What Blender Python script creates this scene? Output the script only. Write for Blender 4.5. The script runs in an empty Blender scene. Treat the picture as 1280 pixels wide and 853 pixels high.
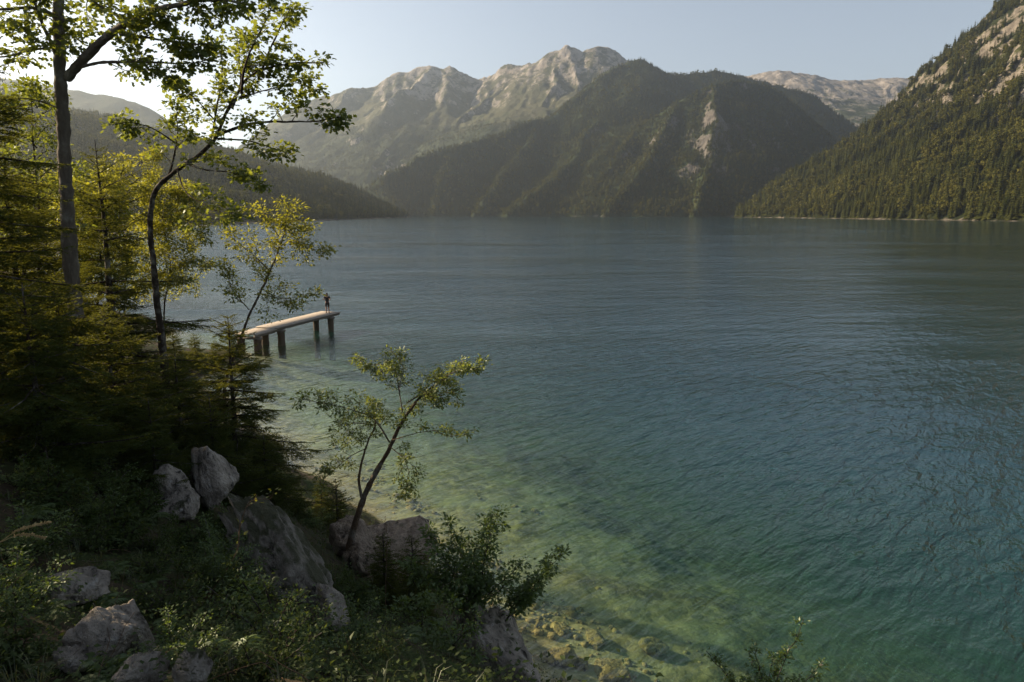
import bpy, math, random
import numpy as np
from mathutils import Vector, Matrix, noise as mnoise

random.seed(7)
RNG = np.random.default_rng(7)
SC = bpy.context.scene
COL = SC.collection

# ---------------------------------------------------------------- camera, world, sun, exposure
CAM_Z = 10.6
F = 853.0                                   # 24 mm on 36 mm, at 1280 px
TH = math.radians(10.6)                     # camera pitched down
cam_data = bpy.data.cameras.new('camera')
cam_data.lens = 24.0
cam_data.sensor_width = 36.0
cam_data.clip_start = 0.05
cam_data.clip_end = 40000
cam = bpy.data.objects.new('camera', cam_data)
COL.objects.link(cam)
cam.location = (0, 0, CAM_Z)
cam.rotation_euler = (math.radians(90) - TH, 0, 0)
SC.camera = cam

SUN_EL = math.radians(25.0)
SUN_AZ = math.radians(-70.0)                # from +Y, negative = towards -X
world = bpy.data.worlds.new('World')
SC.world = world
world.use_nodes = True
wn = world.node_tree
wn.nodes.clear()
w_out = wn.nodes.new('ShaderNodeOutputWorld')
w_bg = wn.nodes.new('ShaderNodeBackground')
w_sky = wn.nodes.new('ShaderNodeTexSky')
w_sky.sky_type = 'NISHITA'
w_sky.sun_disc = False
w_sky.sun_elevation = SUN_EL
w_sky.sun_rotation = SUN_AZ
w_sky.altitude = 700
w_sky.air_density = 1.0
w_sky.dust_density = 1.0
w_sky.ozone_density = 0.4
w_bg.inputs['Strength'].default_value = 0.06
w_hsv = wn.nodes.new('ShaderNodeHueSaturation')      # thin high haze greys the blue
w_hsv.inputs['Saturation'].default_value = 0.60
w_hsv.inputs['Value'].default_value = 1.02
wn.links.new(w_sky.outputs[0], w_hsv.inputs['Color'])
wn.links.new(w_hsv.outputs[0], w_bg.inputs[0])
wn.links.new(w_bg.outputs[0], w_out.inputs[0])

sun_data = bpy.data.lights.new('sun', 'SUN')
sun_data.energy = 5.0
sun_data.angle = math.radians(0.53)
sun_data.color = (1.0, 0.79, 0.53)
sun = bpy.data.objects.new('sun', sun_data)
COL.objects.link(sun)
SUN_DIR = Vector((math.sin(SUN_AZ) * math.cos(SUN_EL), math.cos(SUN_AZ) * math.cos(SUN_EL), math.sin(SUN_EL)))
sun.rotation_euler = SUN_DIR.to_track_quat('Z', 'Y').to_euler()
sun.location = SUN_DIR * 50

SC.view_settings.view_transform = 'Standard'
SC.view_settings.look = 'None'
SC.view_settings.exposure = 1.4
SC.view_settings.gamma = 1.0
SC.render.engine = 'CYCLES'
SC.cycles.use_denoising = True
SC.cycles.max_bounces = 6
SC.cycles.diffuse_bounces = 2
SC.cycles.glossy_bounces = 2
SC.cycles.transmission_bounces = 4
SC.cycles.transparent_max_bounces = 8
SC.cycles.volume_bounces = 0
SC.cycles.use_fast_gi = False
SC.cycles.caustics_reflective = False
SC.cycles.caustics_refractive = False
SC.cycles.sample_clamp_indirect = 4.0

# ---------------------------------------------------------------- helpers
def W(px, py, Y):
    """World point seen at pixel (px, py) of the 1280 px photograph at ground distance Y."""
    u = (px - 640.0) / F
    v = (426.5 - py) / F
    dy = math.cos(TH) + v * math.sin(TH)
    dz = -math.sin(TH) + v * math.cos(TH)
    return np.array((u / dy * Y, Y, CAM_Z + dz / dy * Y))

def pix(p):
    p = np.asarray(p, float)
    y = p[..., 1]; z = p[..., 2] - CAM_Z
    d = y * math.cos(TH) - z * math.sin(TH)
    up = y * math.sin(TH) + z * math.cos(TH)
    d = np.where(np.abs(d) < 1e-6, 1e-6, d)
    return 640 + F * p[..., 0] / d, 426.5 - F * up / d, d

_perm = np.random.default_rng(3).permutation(512)
_perm = np.concatenate([_perm, _perm, _perm])
_ang = np.random.default_rng(4).uniform(0, 2 * np.pi, 512)
_gx, _gy = np.cos(_ang), np.sin(_ang)
def perlin(x, y):
    x = np.asarray(x, float); y = np.asarray(y, float)
    xi = np.floor(x).astype(int); yi = np.floor(y).astype(int)
    xf = x - xi; yf = y - yi
    u = xf * xf * xf * (xf * (xf * 6 - 15) + 10); v = yf * yf * yf * (yf * (yf * 6 - 15) + 10)
    def g(ix, iy, fx, fy):
        h = _perm[(_perm[ix & 511] + iy) & 511]
        return _gx[h] * fx + _gy[h] * fy
    n00 = g(xi, yi, xf, yf); n10 = g(xi + 1, yi, xf - 1, yf)
    n01 = g(xi, yi + 1, xf, yf - 1); n11 = g(xi + 1, yi + 1, xf - 1, yf - 1)
    a = n00 + u * (n10 - n00); b = n01 + u * (n11 - n01)
    return (a + v * (b - a)) * 1.5
def fbm(x, y, octaves=4, gain=0.5, lac=2.03):
    s = 0; a = 1.0; n = 0
    for i in range(octaves):
        s = s + a * perlin(x + 17.3 * i, y - 9.1 * i); n += a
        a *= gain; x = x * lac; y = y * lac
    return s / n
def ridged(x, y, octaves=4, gain=0.5):
    s = 0; a = 1.0; n = 0
    for i in range(octaves):
        s = s + a * (1 - np.abs(perlin(x + 31.7 * i, y + 5.3 * i)) * 1.7); n += a
        a *= gain; x = x * 2.1; y = y * 2.1
    return s / n
def sstep(a, b, x):
    t = np.clip((x - a) / (b - a), 0, 1)
    return t * t * (3 - 2 * t)

def link(o, parent=None):
    COL.objects.link(o)
    if parent is not None:
        o.parent = parent
    return o
def mesh_np(name, V, Fc, mat, parent=None, smooth=False, attrs=None, loc=None):
    """One mesh object from arrays: V (n,3), Fc (m,k)."""
    V = np.asarray(V, np.float32); Fc = np.asarray(Fc, np.int32)
    me = bpy.data.meshes.new(name)
    k = Fc.shape[1]
    me.vertices.add(len(V)); me.vertices.foreach_set('co', V.ravel())
    me.loops.add(Fc.size); me.loops.foreach_set('vertex_index', Fc.ravel())
    me.polygons.add(len(Fc)); me.polygons.foreach_set('loop_start', np.arange(0, Fc.size, k, dtype=np.int32))
    if smooth:
        me.polygons.foreach_set('use_smooth', np.ones(len(Fc), bool))
    for an, av in (attrs or {}).items():
        at = me.attributes.new(an, 'FLOAT', 'POINT')
        at.data.foreach_set('value', np.asarray(av, np.float32).ravel())
    me.update(calc_edges=True)
    me.validate()
    if mat is not None:
        me.materials.append(mat)
    o = bpy.data.objects.new(name, me)
    link(o, parent)
    if loc is not None:
        o.location = loc
    return o
def tag(o, label=None, cat=None, group=None, kind=None):
    if label: o['label'] = label
    if cat: o['category'] = cat
    if group: o['group'] = group
    if kind: o['kind'] = kind
    return o
def thing(name, label, cat, loc=(0, 0, 0), group=None):
    o = bpy.data.objects.new(name, None)
    o.empty_display_size = 0.2
    COL.objects.link(o)
    o.location = loc
    return tag(o, label, cat, group)

class NB:
    """Tiny node-tree builder."""
    def __init__(s, name):
        s.m = bpy.data.materials.new(name); s.m.use_nodes = True
        s.t = s.m.node_tree; s.t.nodes.clear()
        s.out = s.t.nodes.new('ShaderNodeOutputMaterial')
    def n(s, typ, ins=None, **props):
        nd = s.t.nodes.new(typ)
        for k, v in props.items():
            setattr(nd, k, v)
        for k, v in (ins or {}).items():
            s.set(nd.inputs[k], v)
        return nd
    def set(s, sock, v):
        if isinstance(v, bpy.types.NodeSocket):
            s.t.links.new(v, sock)
        elif isinstance(v, bpy.types.Node):
            s.t.links.new(v.outputs[0], sock)
        else:
            if sock.type == 'RGBA' and len(v) == 3:
                v = (*v, 1.0)
            sock.default_value = v
    def coord(s, kind='Object', scale=None, rot=None):
        c = s.n('ShaderNodeTexCoord').outputs[kind]
        if scale is not None:
            mp = s.n('ShaderNodeMapping', {'Vector': c})
            mp.inputs['Scale'].default_value = scale if hasattr(scale, '__len__') else (scale,) * 3
            if rot: mp.inputs['Rotation'].default_value = rot
            return mp.outputs[0]
        return c
    def noise(s, vec, scale, detail=5, rough=0.55, dist=0.0, out=0):
        return s.n('ShaderNodeTexNoise', {'Vector': vec, 'Scale': scale, 'Detail': detail, 'Roughness': rough, 'Distortion': dist}).outputs[out]
    def ramp(s, fac, stops):
        r = s.n('ShaderNodeValToRGB', {'Fac': fac})
        el = r.color_ramp.elements
        while len(el) < len(stops): el.new(0.5)
        for e, (p, c) in zip(el, stops):
            e.position = p; e.color = (*c, 1) if hasattr(c, '__len__') else (c, c, c, 1)
        return r.outputs[0]
    def mix(s, fac, a, b, blend='MIX'):
        m = s.n('ShaderNodeMix', data_type='RGBA', blend_type=blend)
        s.set(m.inputs[0], fac); s.set(m.inputs[6], a); s.set(m.inputs[7], b)
        return m.outputs[2]
    def math(s, op, a, b=0.0, clamp=False):
        m = s.n('ShaderNodeMath', operation=op, use_clamp=clamp)
        s.set(m.inputs[0], a); s.set(m.inputs[1], b)
        return m.outputs[0]
    def attr(s, name):
        return s.n('ShaderNodeAttribute', attribute_name=name).outputs['Fac']
    def bump(s, h, strength, dist=0.1):
        return s.n('ShaderNodeBump', {'Height': h, 'Strength': strength, 'Distance': dist}).outputs[0]
    def finish(s, shader):
        s.t.links.new(shader if isinstance(shader, bpy.types.NodeSocket) else shader.outputs[0], s.out.inputs[0])
        return s.m
    def bsdf(s, color, rough=0.9, normal=None, spec=0.3):
        b = s.n('ShaderNodeBsdfPrincipled', {'Base Color': color, 'Roughness': rough, 'Specular IOR Level': spec})
        if normal is not None: s.set(b.inputs['Normal'], normal)
        return s.finish(b)
# ---------------------------------------------------------------- land materials
def mat_mountain(name, forest, grass, rock, scale=1.0):
    b = NB(name)
    co = b.coord('Object')
    n1 = b.noise(co, 0.012 * scale, 6, 0.62)
    n2 = b.noise(co, 0.05 * scale, 5, 0.65)
    n3 = b.noise(b.coord('Object', (0.03 * scale, 0.03 * scale, 0.009 * scale)), 1.0, 5, 0.7)
    fcol = b.mix(n2, tuple(c * 0.6 for c in forest), tuple(c * 1.5 for c in forest))
    gcol = b.mix(n2, tuple(c * 0.7 for c in grass), tuple(c * 1.35 for c in grass))
    rcol = b.ramp(n3, [(0.32, tuple(c * 0.35 for c in rock)), (0.5, tuple(c * 0.9 for c in rock)), (0.7, tuple(min(.6, c * 1.35) for c in rock))])
    g = b.attr('grass'); r = b.attr('rock')
    n4 = b.noise(co, 0.22 * scale, 4, 0.7)
    gf = b.ramp(b.math('ADD', g, b.math('MULTIPLY', b.math('SUBTRACT', n1, 0.5), 1.1)), [(0.38, 0), (0.62, 1)])
    rf = b.ramp(b.math('ADD', r, b.math('MULTIPLY', b.math('SUBTRACT', b.math('ADD', n1, b.math('ADD', b.math('MULTIPLY', n2, 0.7), b.math('MULTIPLY', n4, 0.5))), 1.1), 1.5)), [(0.40, 0), (0.60, 1)])
    col = b.mix(rf, b.mix(gf, fcol, gcol), rcol)
    h = b.math('ADD', n2, b.math('MULTIPLY', n3, 0.8))
    return b.bsdf(col, 0.95, b.bump(h, 0.6, 14.0 / scale), 0.1)

M_NEAR = mat_mountain('forested_slope', (0.013, 0.018, 0.006), (0.050, 0.054, 0.018), (0.18, 0.158, 0.132), 2.2)
M_MID = mat_mountain('wooded_mountain', (0.022, 0.032, 0.012), (0.060, 0.065, 0.024), (0.115, 0.105, 0.095), 1.3)
M_HIGH = mat_mountain('rocky_massif', (0.028, 0.038, 0.019), (0.066, 0.068, 0.040), (0.27, 0.245, 0.22), 0.8)

# ---------------------------------------------------------------- height fields from ridge lines
def ridge_field(X, Y, ridges, warp=40.0, gully=0.25, gl=170.0, seed=0.0):
    """Highest of all ridge profiles at each point; gullies run down from every ridge."""
    wx = X + warp * fbm(X / 260 + seed, Y / 260, 3)
    wy = Y + warp * fbm(X / 260 + 40 + seed, Y / 260 + 9, 3)
    H = np.full(X.shape, -60.0)
    for ri, (pts, slope, conc) in enumerate(ridges):
        pts = np.asarray(pts, float)
        acc = 0.0
        best = np.full(X.shape, -1e9)
        for a, c in zip(pts[:-1], pts[1:]):
            ab = c - a
            L2 = ab[0] ** 2 + ab[1] ** 2
            L = math.sqrt(L2)
            t = np.clip(((wx - a[0]) * ab[0] + (wy - a[1]) * ab[1]) / L2, 0, 1)
            dx = wx - (a[0] + t * ab[0]); dy = wy - (a[1] + t * ab[1])
            d = np.hypot(dx, dy)
            side = np.sign(dx * ab[1] - dy * ab[0])
            zr = a[2] + t * ab[2]
            s = acc + t * L
            base = zr - slope * d / (1 + conc * d / 1000.0)
            if gully > 0:
                amp = gully * np.minimum(d, 420.0) * slope
                g = ridged((s + side * 431.0 * (ri + 1)) / gl + seed * 3 + ri * 7.7, d / 900.0 + side, 3)
                base = base - amp * (1 - np.clip(g, -0.2, 1.0))
            best = np.maximum(best, base)
            acc += L
        H = np.maximum(H, best)
    return H

def grid(xs, ys):
    X, Y = np.meshgrid(xs, ys)
    return X, Y
def grid_faces(nx, ny, keep=None):
    i = np.arange(nx * ny).reshape(ny, nx)
    q = np.stack([i[:-1, :-1], i[:-1, 1:], i[1:, 1:], i[1:, :-1]], -1).reshape(-1, 4)
    if keep is not None:
        k = keep.ravel()
        q = q[k[q].any(1)]
    return q
def compact(V, Q, *arrs):
    used = np.zeros(len(V), bool); used[Q.ravel()] = True
    idx = np.cumsum(used) - 1
    return (V[used], idx[Q]) + tuple(a[used] for a in arrs)
def bilin(xs, ys, A, x, y):
    fx = np.clip((x - xs[0]) / (xs[1] - xs[0]), 0, len(xs) - 1.001); fy = np.clip((y - ys[0]) / (ys[1] - ys[0]), 0, len(ys) - 1.001)
    ix = fx.astype(int); iy = fy.astype(int); fx = fx - ix; fy = fy - iy
    return (A[iy, ix] * (1 - fx) + A[iy, ix + 1] * fx) * (1 - fy) + (A[iy + 1, ix] * (1 - fx) + A[iy + 1, ix + 1] * fx) * fy
def slope_of(H, res):
    gy, gx = np.gradient(H, res)
    return np.hypot(gx, gy)

FIELDS = {}
def mountain(key, name, label, x0, x1, y0, y1, res, hfun, mat, rockfun, grassfun, kind='structure'):
    xs = np.arange(x0, x1 + res, res); ys = np.arange(y0, y1 + res, res)
    X, Y = grid(xs, ys)
    H = hfun(X, Y)
    sl = slope_of(H, res)
    rk = np.clip(rockfun(X, Y, H, sl), 0, 1); gr = np.clip(grassfun(X, Y, H, sl), 0, 1)
    V = np.stack([X, Y, H], -1).reshape(-1, 3)
    Q = grid_faces(len(xs), len(ys), H > -3)
    V, Q, rk1, gr1 = compact(V, Q, rk.ravel(), gr.ravel())
    V[:, 2] = np.maximum(V[:, 2], -6.0)
    o = mesh_np(name, V, Q, mat, smooth=True, attrs={'rock': rk1, 'grass': gr1})
    o['kind'] = kind
    o['label'] = label
    FIELDS[key] = (xs, ys, H, rk, gr, sl)
    return o

# shore of the right-hand slope and of the left-hand hill, x at ground distance Y
def shore_right(Y):
    return np.interp(Y, [300, 600, 900, 1150, 1400, 1650, 1850, 1930], [760, 705, 672, 662, 648, 632, 612, 606]) + 7 * perlin(Y / 90, 0.5) + 3 * perlin(Y / 33, 3.5)
def shore_left(Y):
    return np.interp(Y, [30, 52, 70, 100, 160, 276, 430, 600, 850, 1400, 1900], [-20, -30, -42, -66, -105, -165, -225, -262, -268, -272, -275]) + np.interp(Y, [60, 300], [0, 9]) * perlin(Y / 70, 8.5)

def h_right(X, Y):
    s = X - shore_right(Y)
    S = np.interp(s, [-60, 0, 12, 60, 150, 306, 400, 506, 612, 780, 1000, 1400], [-10, 0.1, 3, 46, 130, 242, 366, 462, 568, 757, 900, 1080])
    w = fbm(X / 190, Y / 190, 3)
    # ravines run down the slope
    g = ridged(Y / 230 + 0.35 * w, X / 1500 + 2.2, 4)
    S = S - np.clip(s, 0, 260) * 0.34 * (1 - np.clip(g, -0.3, 1)) + np.clip(s / 200, 0, 1) * (26 * fbm(X / 120 + 5, Y / 120, 4) + 7 * ridged(X / 45, Y / 45, 2))
    # the north end falls away behind the skyline
    n_end = 1935 - np.clip(s, 0, 900) * 0.33
    fall = np.where(Y > n_end, (Y - n_end) * 0.9, 0)
    S = np.where(fall > 0, np.minimum(S, S - fall), S)
    return S
mountain('R', 'mountain', 'steep forested mountainside dropping to the lake on the right', 560, 2000, 620, 2500, 9.0, h_right, M_NEAR,
         lambda X, Y, H, sl: 0.10 + 0.16 * sstep(120, 420, H) + 0.38 * sstep(0.95, 1.7, sl) + 0.40 * sstep(2.0, 0.5, H) + 0.20 * sstep(0.15, 0.45, fbm(X / 120 + 3, Y / 120, 3)) * sstep(120, 300, H),
         lambda X, Y, H, sl: 0.15 + 0.35 * sstep(90, 420, H) + 0.3 * fbm(X / 160, Y / 160, 3))

def h_left(X, Y):
    s = shore_left(Y) - X
    S = np.interp(s, [-60, 0, 15, 160, 300, 525, 756, 900, 1100, 1500, 2200], [-10, 0.1, 3, 92, 128, 196, 246, 292, 335, 365, 385])
    k = 0.10 + 0.90 * sstep(180, 1350, Y)
    w = fbm(X / 210 + 8, Y / 210, 3)
    g = ridged(Y / 260 + 0.4 * w + 3, X / 1500, 4)
    S = S - np.clip(s, 0, 160) * 0.22 * (1 - np.clip(g, -0.3, 1)) + np.clip(s / 120, 0, 1) * 16 * fbm(X / 110, Y / 110, 4)
    S = np.where(S > 0, S * k, S)
    n_end = 1930 - np.clip(s, 0, 1200) * 0.12
    S = np.where(Y > n_end, S - (Y - n_end) * 0.55, S)
    return S
mountain('L', 'hill', 'dark wooded hill sloping down to the lake on the left', -2300, -60, 64, 2500, 11.0, h_left, M_NEAR,
         lambda X, Y, H, sl: 0.02 + 0.45 * sstep(0.9, 1.5, sl) + 0.5 * sstep(3.0, 1.0, H) + 0.4 * sstep(-480, -330, X) * sstep(1650, 1800, Y) * sstep(20, 50, H),
         lambda X, Y, H, sl: 0.2 + 0.3 * fbm(X / 160, Y / 160, 3))

def P3(*pts):
    return [W(*p) for p in pts]
cone_r = [
    (P3((990, 128, 2900), (960, 107, 2900), (925, 101, 2870), (893, 103, 2840), (850, 126, 2850), (800, 158, 2870), (745, 200, 2880), (690, 240, 2860), (640, 266, 2780)), 0.92, 0.15),
    (P3((893, 103, 2840), (893, 150, 2640), (885, 200, 2480), (872, 240, 2350), (865, 270, 2230)), 1.1, 0.1),
    (P3((850, 126, 2850), (822, 180, 2640), (790, 225, 2480), (760, 268, 2330)), 0.95, 0.2),
    (P3((800, 158, 2870), (770, 200, 2690), (735, 240, 2540), (700, 268, 2420)), 0.95, 0.2),
    (P3((925, 101, 2870), (950, 160, 2700), (965, 215, 2560), (965, 268, 2420)), 1.1, 0.1),
    (P3((960, 107, 2900), (988, 130, 2890), (1005, 150, 2860), (1022, 176, 2820), (1060, 230, 2760)), 1.0, 0.1),
]
mountain('C', 'mountain', 'cone shaped wooded mountain with a bare cliff across the lake', -150, 1700, 2150, 3400, 11.0,
         lambda X, Y: ridge_field(X, Y, cone_r, 34, 0.34, 150, 1.3) + 8 * fbm(X / 60, Y / 60, 3), M_MID,
         lambda X, Y, H, sl: 0.05 + 0.5 * sstep(0.95, 1.6, sl) * sstep(80, 200, H) + 0.45 * sstep(4, 1.5, H) + 0.24 * np.exp(-((X - (700 + (Y - 2560) * 0.35)) / 110.0) ** 2) * sstep(90, 180, H) * sstep(480, 380, H),
         lambda X, Y, H, sl: 0.25 + 0.4 * fbm(X / 140 + 3, Y / 140, 3))
dark_r = [
    (P3((1100, 190, 3400), (1060, 150, 3450), (1010, 118, 3500), (980, 108, 3500), (950, 102, 3520), (924, 93, 3540), (897, 87, 3560), (860, 93, 3540), (828, 90, 3520), (800, 73, 3480), (786, 76, 3440), (754, 93, 3350), (719, 121, 3240), (687, 146, 3130), (631, 164, 2990), (575, 181, 2850), (519, 199, 2720), (478, 223, 2590), (484, 245, 2480), (505, 268, 2350)), 0.78, 0.25),
    (P3((800, 73, 3480), (760, 130, 3150), (725, 180, 2860), (690, 220, 2600), (655, 252, 2420), (640, 268, 2300)), 0.8, 0.3),
    (P3((687, 146, 3130), (650, 190, 2850), (615, 235, 2600), (590, 266, 2430)), 0.75, 0.3),
    (P3((575, 181, 2850), (550, 225, 2620), (535, 266, 2420)), 0.75, 0.3),
]
mountain('D', 'mountain', 'long dark wooded ridge rising behind the cone shaped mountain', -1100, 2100, 2250, 4200, 14.0,
         lambda X, Y: ridge_field(X, Y, dark_r, 46, 0.30, 190, 4.7) + 9 * fbm(X / 70, Y / 70, 3), M_MID,
         lambda X, Y, H, sl: 0.04 + 0.45 * sstep(1.0, 1.6, sl) + 0.25 * sstep(560, 800, H) + 0.4 * sstep(3, 1.5, H),
         lambda X, Y, H, sl: 0.2 + 0.25 * sstep(350, 750, H) + 0.3 * fbm(X / 170 + 3, Y / 170, 3))
high_r = [
    (P3((860, 120, 4750), (800, 82, 4700), (786, 76, 4680), (765, 60, 4640), (745, 55, 4600), (733, 63, 4600), (712, 53, 4600), (694, 62, 4620), (666, 76, 4660), (652, 79, 4700), (635, 77, 4760), (614, 91, 4800), (603, 97, 4830), (589, 95, 4860), (561, 81, 4880), (550, 84, 4890), (536, 79, 4900), (519, 83, 4910), (490, 91, 4900), (466, 104, 4880), (434, 109, 4850), (413, 118, 4830), (385, 120, 4800), (340, 150, 4700), (290, 190, 4600)), 0.80, 0.30),
    (P3((745, 55, 4600), (735, 105, 4360), (705, 150, 4080), (680, 190, 3850)), 0.95, 0.2),
    (P3((712, 53, 4600), (692, 98, 4400), (660, 128, 4250), (622, 160, 4040), (590, 182, 3850), (545, 215, 3600)), 0.9, 0.2),
    (P3((694, 62, 4620), (668, 105, 4480), (630, 128, 4340), (600, 150, 4250)), 0.9, 0.2),
    (P3((635, 77, 4760), (640, 118, 4500), (615, 145, 4330)), 0.9, 0.3),
    (P3((536, 79, 4900), (515, 108, 4600), (498, 111, 4480), (472, 138, 4280), (455, 170, 4080), (430, 215, 3800)), 0.8, 0.25),
    (P3((550, 84, 4890), (561, 109, 4560), (540, 150, 4260), (505, 200, 3950)), 0.75, 0.3),
    (P3((434, 109, 4850), (405, 150, 4500), (372, 200, 4150)), 0.75, 0.3),
]
mountain('H', 'mountain', 'tall rocky massif with twin pale summits far across the lake', -2300, 1500, 2900, 5300, 12.5,
         lambda X, Y: np.maximum(ridge_field(X, Y, high_r, 50, 0.42, 130, 9.1) - 25 * (1 - ridged(X / 210 + 2, Y / 210, 5)), 30 + 0.14 * (Y - 3450)) + 14 * fbm(X / 75, Y / 75, 5), M_HIGH,
         lambda X, Y, H, sl: 0.06 + 0.42 * sstep(480, 980, H) + 0.35 * sstep(0.9, 1.5, sl),
         lambda X, Y, H, sl: 0.1 + 0.55 * sstep(250, 620, H))
plateau_r = [
    (P3((860, 110, 5500), (930, 95, 5400), (950, 91, 5350), (975, 88, 5300), (1010, 92, 5300), (1050, 100, 5300), (1080, 100, 5320), (1110, 97, 5300), (1180, 95, 5300), (1300, 110, 5300)), 0.55, 0.3),
    (P3((975, 88, 5300), (985, 108, 5050), (990, 118, 4900)), 0.9, 0.0),
    (P3((1030, 96, 5300), (1050, 118, 4950), (1060, 128, 4800)), 0.9, 0.0),
    (P3((1110, 97, 5300), (1105, 118, 5000)), 0.9, 0.0),
]
mountain('P', 'mountain', 'pale bare limestone plateau seen behind the gap on the right', 900, 4300, 3300, 5800, 14.0,
         lambda X, Y: np.maximum(ridge_field(X, Y, plateau_r, 60, 0.22, 140, 2.9), 430 + np.where(Y > 4200, 0.25, 0.45) * (Y - 4200)) + 14 * fbm(X / 75, Y / 75, 4), M_HIGH,
         lambda X, Y, H, sl: 0.35 + 0.45 * sstep(600, 1000, H), lambda X, Y, H, sl: 0.25 + 0.2 * sstep(400, 800, H))
far_r = [(P3((-200, 70, 3600), (-60, 90, 3600), (30, 100, 3600), (91, 114, 3600), (140, 121, 3600), (180, 134, 3550), (230, 162, 3450), (290, 195, 3350), (350, 232, 3250), (400, 262, 3200)), 0.55, 0.3)]
mountain('F', 'mountain', 'hazy ridge far behind the wooded hill on the left', -3900, -500, 2500, 4200, 22.0,
         lambda X, Y: ridge_field(X, Y, far_r, 60, 0.25, 210, 6.6) + 14 * fbm(X / 110, Y / 110, 4), M_MID,
         lambda X, Y, H, sl: 0.1 + 0 * X, lambda X, Y, H, sl: 0.3 + 0 * X)
# ---------------------------------------------------------------- near bank and lake bed: one ground sheet
BANK = np.array([
    # camera knoll and the land behind
    (0, 0, 8.9), (-4, 0, 9.3), (4, 0, 8.2), (0, -6, 9.8), (-8, -4, 10.6), (8, -5, 8.0), (-20, -5, 12), (-20, -28, 17), (8, -28, 14), (20, -28, 9), (-40, -28, 16),
    (0, 3, 8.2), (2.5, 3.2, 7.2), (4.6, 4.5, 4.8), (-3.3, 5, 7.15), (-1.5, 5, 6.9), (0, 5.2, 6.0), (2.4, 6.0, 4.6), (-6, 5, 8.2), (-10, 5, 9.4), (-16, 6, 10.8), (-30, 5, 12.5),
    (-2.3, 8, 5.7), (0, 8, 4.3), (1.6, 8.5, 2.6), (-4.5, 8, 6.6), (-8, 9, 8.0), (-3.6, 10.5, 5.0), (-1.8, 10.5, 3.7), (-0.2, 10.5, 2.9), (0.9, 11.2, 1.4),
    (-5.5, 12, 5.6), (-3.7, 13, 3.8), (-2.2, 13.5, 2.6), (-0.7, 13.2, 1.3), (-8.4, 13, 7.7), (-14, 14, 6.8), (-30, 16, 8),
    (-3.65, 14.8, 2.75), (-2.2, 16, 1.6), (-5.2, 15.5, 3.3), (-7.5, 16.5, 3.9), (-9.7, 17, 4.2), (-5.2, 19, 1.9), (-8, 20, 2.7), (-12, 21, 3.0), (-20, 22, 5.2),
    (-8, 24, 1.2), (-12, 26, 2.4), (-17, 30, 3.4), (-28, 32, 6.5), (-42, 34, 10), (-21, 38, 2.2), (-28, 44, 3.2), (-40, 50, 7), (-34, 62, 1.5), (-46, 66, 3.5),
    # water line
    (0.9, 13.8, 0.0), (3.0, 11.4, 0.0), (6.0, 8.0, 0.0), (10.5, 3.5, 0.0), (19, -6, 0.0), (27, -20, 0.0), (-0.6, 15.8, 0.0), (-1.9, 18.0, 0.0), (-3.7, 21.0, 0.0), (-6.3, 24.0, 0.0), (-9.6, 27.5, 0.0), (-14.0, 33.5, 0.0), (-19.5, 41, 0.0), (-21.2, 48.6, 0.5), (-20.9, 51.0, 0.35), (-30, 56, 0.0), (-38, 66, 0.0), (-48, 76, 0),
    # shelf and drop-off
    (1.8, 15.0, -0.55), (4.5, 12.5, -0.8), (8.0, 9.0, -0.9), (0.4, 17.5, -0.55), (-1.2, 20.5, -0.7), (-3.0, 24.5, -0.85), (-6.8, 29, -0.9), (-11.5, 35, -1.0), (-17, 44, -1.1), (-24, 55, -1.2), (-32, 66, -1.2),
    (4.2, 17.0, -1.25), (7.5, 13.5, -1.6), (2.2, 20.5, -1.2), (0.2, 24.5, -1.1), (-2.6, 29.5, -1.1), (-6.8, 37, -1.15), (-11.6, 46, -1.2), (-17, 56, -1.5), (-26, 70, -1.8),
    (7.4, 19, -2.2), (5.0, 24.5, -2.4), (2.2, 31, -2.5), (-2.2, 40, -2.6), (-7, 49, -3.0), (-12, 60, -3.4), (-20, 74, -3.6),
    (11.5, 14.5, -2.8), (13.5, 20, -4.0), (10.5, 28, -5.5), (6, 38, -6.0), (1, 50, -6.2), (-6, 64, -6.4), (17, 6, -3.2), (25, -6, -4), (22, 16, -6), (20, 30, -8), (16, 48, -9), (5, 72, -9), (32, 66, -10), (34, 30, -10), (34, 0, -8), (36, -26, -8),
], float)
def _tps(r):
    return np.where(r > 1e-9, r, 0)            # linear radial basis: no overshoot
_d = np.hypot(BANK[:, None, 0] - BANK[None, :, 0], BANK[:, None, 1] - BANK[None, :, 1])
_A = np.zeros((len(BANK) + 3,) * 2); _n = len(BANK)
_A[:_n, :_n] = -_d + 0.02 * np.eye(_n); _A[:_n, _n] = 1; _A[:_n, _n + 1:] = BANK[:, :2]; _A[_n:, :_n] = _A[:_n, _n:].T
_w = np.linalg.solve(_A, np.concatenate([BANK[:, 2], np.zeros(3)]))
def bank_raw(X, Y):
    X = np.asarray(X, float); Y = np.asarray(Y, float)
    out = _w[_n] + _w[_n + 1] * X + _w[_n + 2] * Y
    for i in range(_n):
        out = out - _w[i] * np.hypot(X - BANK[i, 0], Y - BANK[i, 1])
    return out
def bank_h(X, Y):
    z = bank_raw(X, Y)
    up = sstep(0.0, 0.8, z)
    dn = sstep(-0.1, -0.5, z)
    z = z + up * (0.30 * fbm(X / 1.7, Y / 1.7, 4) + 0.35 * fbm(X / 4.5 + 9, Y / 4.5, 2))
    z = z + dn * (0.10 * fbm(X / 0.8 + 4, Y / 0.8, 3) + 0.35 * fbm(X / 5 + 2, Y / 5, 3) * sstep(-0.5, -2, z))
    return z
bxs = np.concatenate([np.arange(-46, -14, 0.6), np.arange(-14, 9, 0.17), np.arange(9, 36.1, 0.6)])
bys = np.concatenate([np.arange(-28, 2, 0.8), np.arange(2, 30, 0.17), np.arange(30, 76.1, 0.5)])
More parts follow.
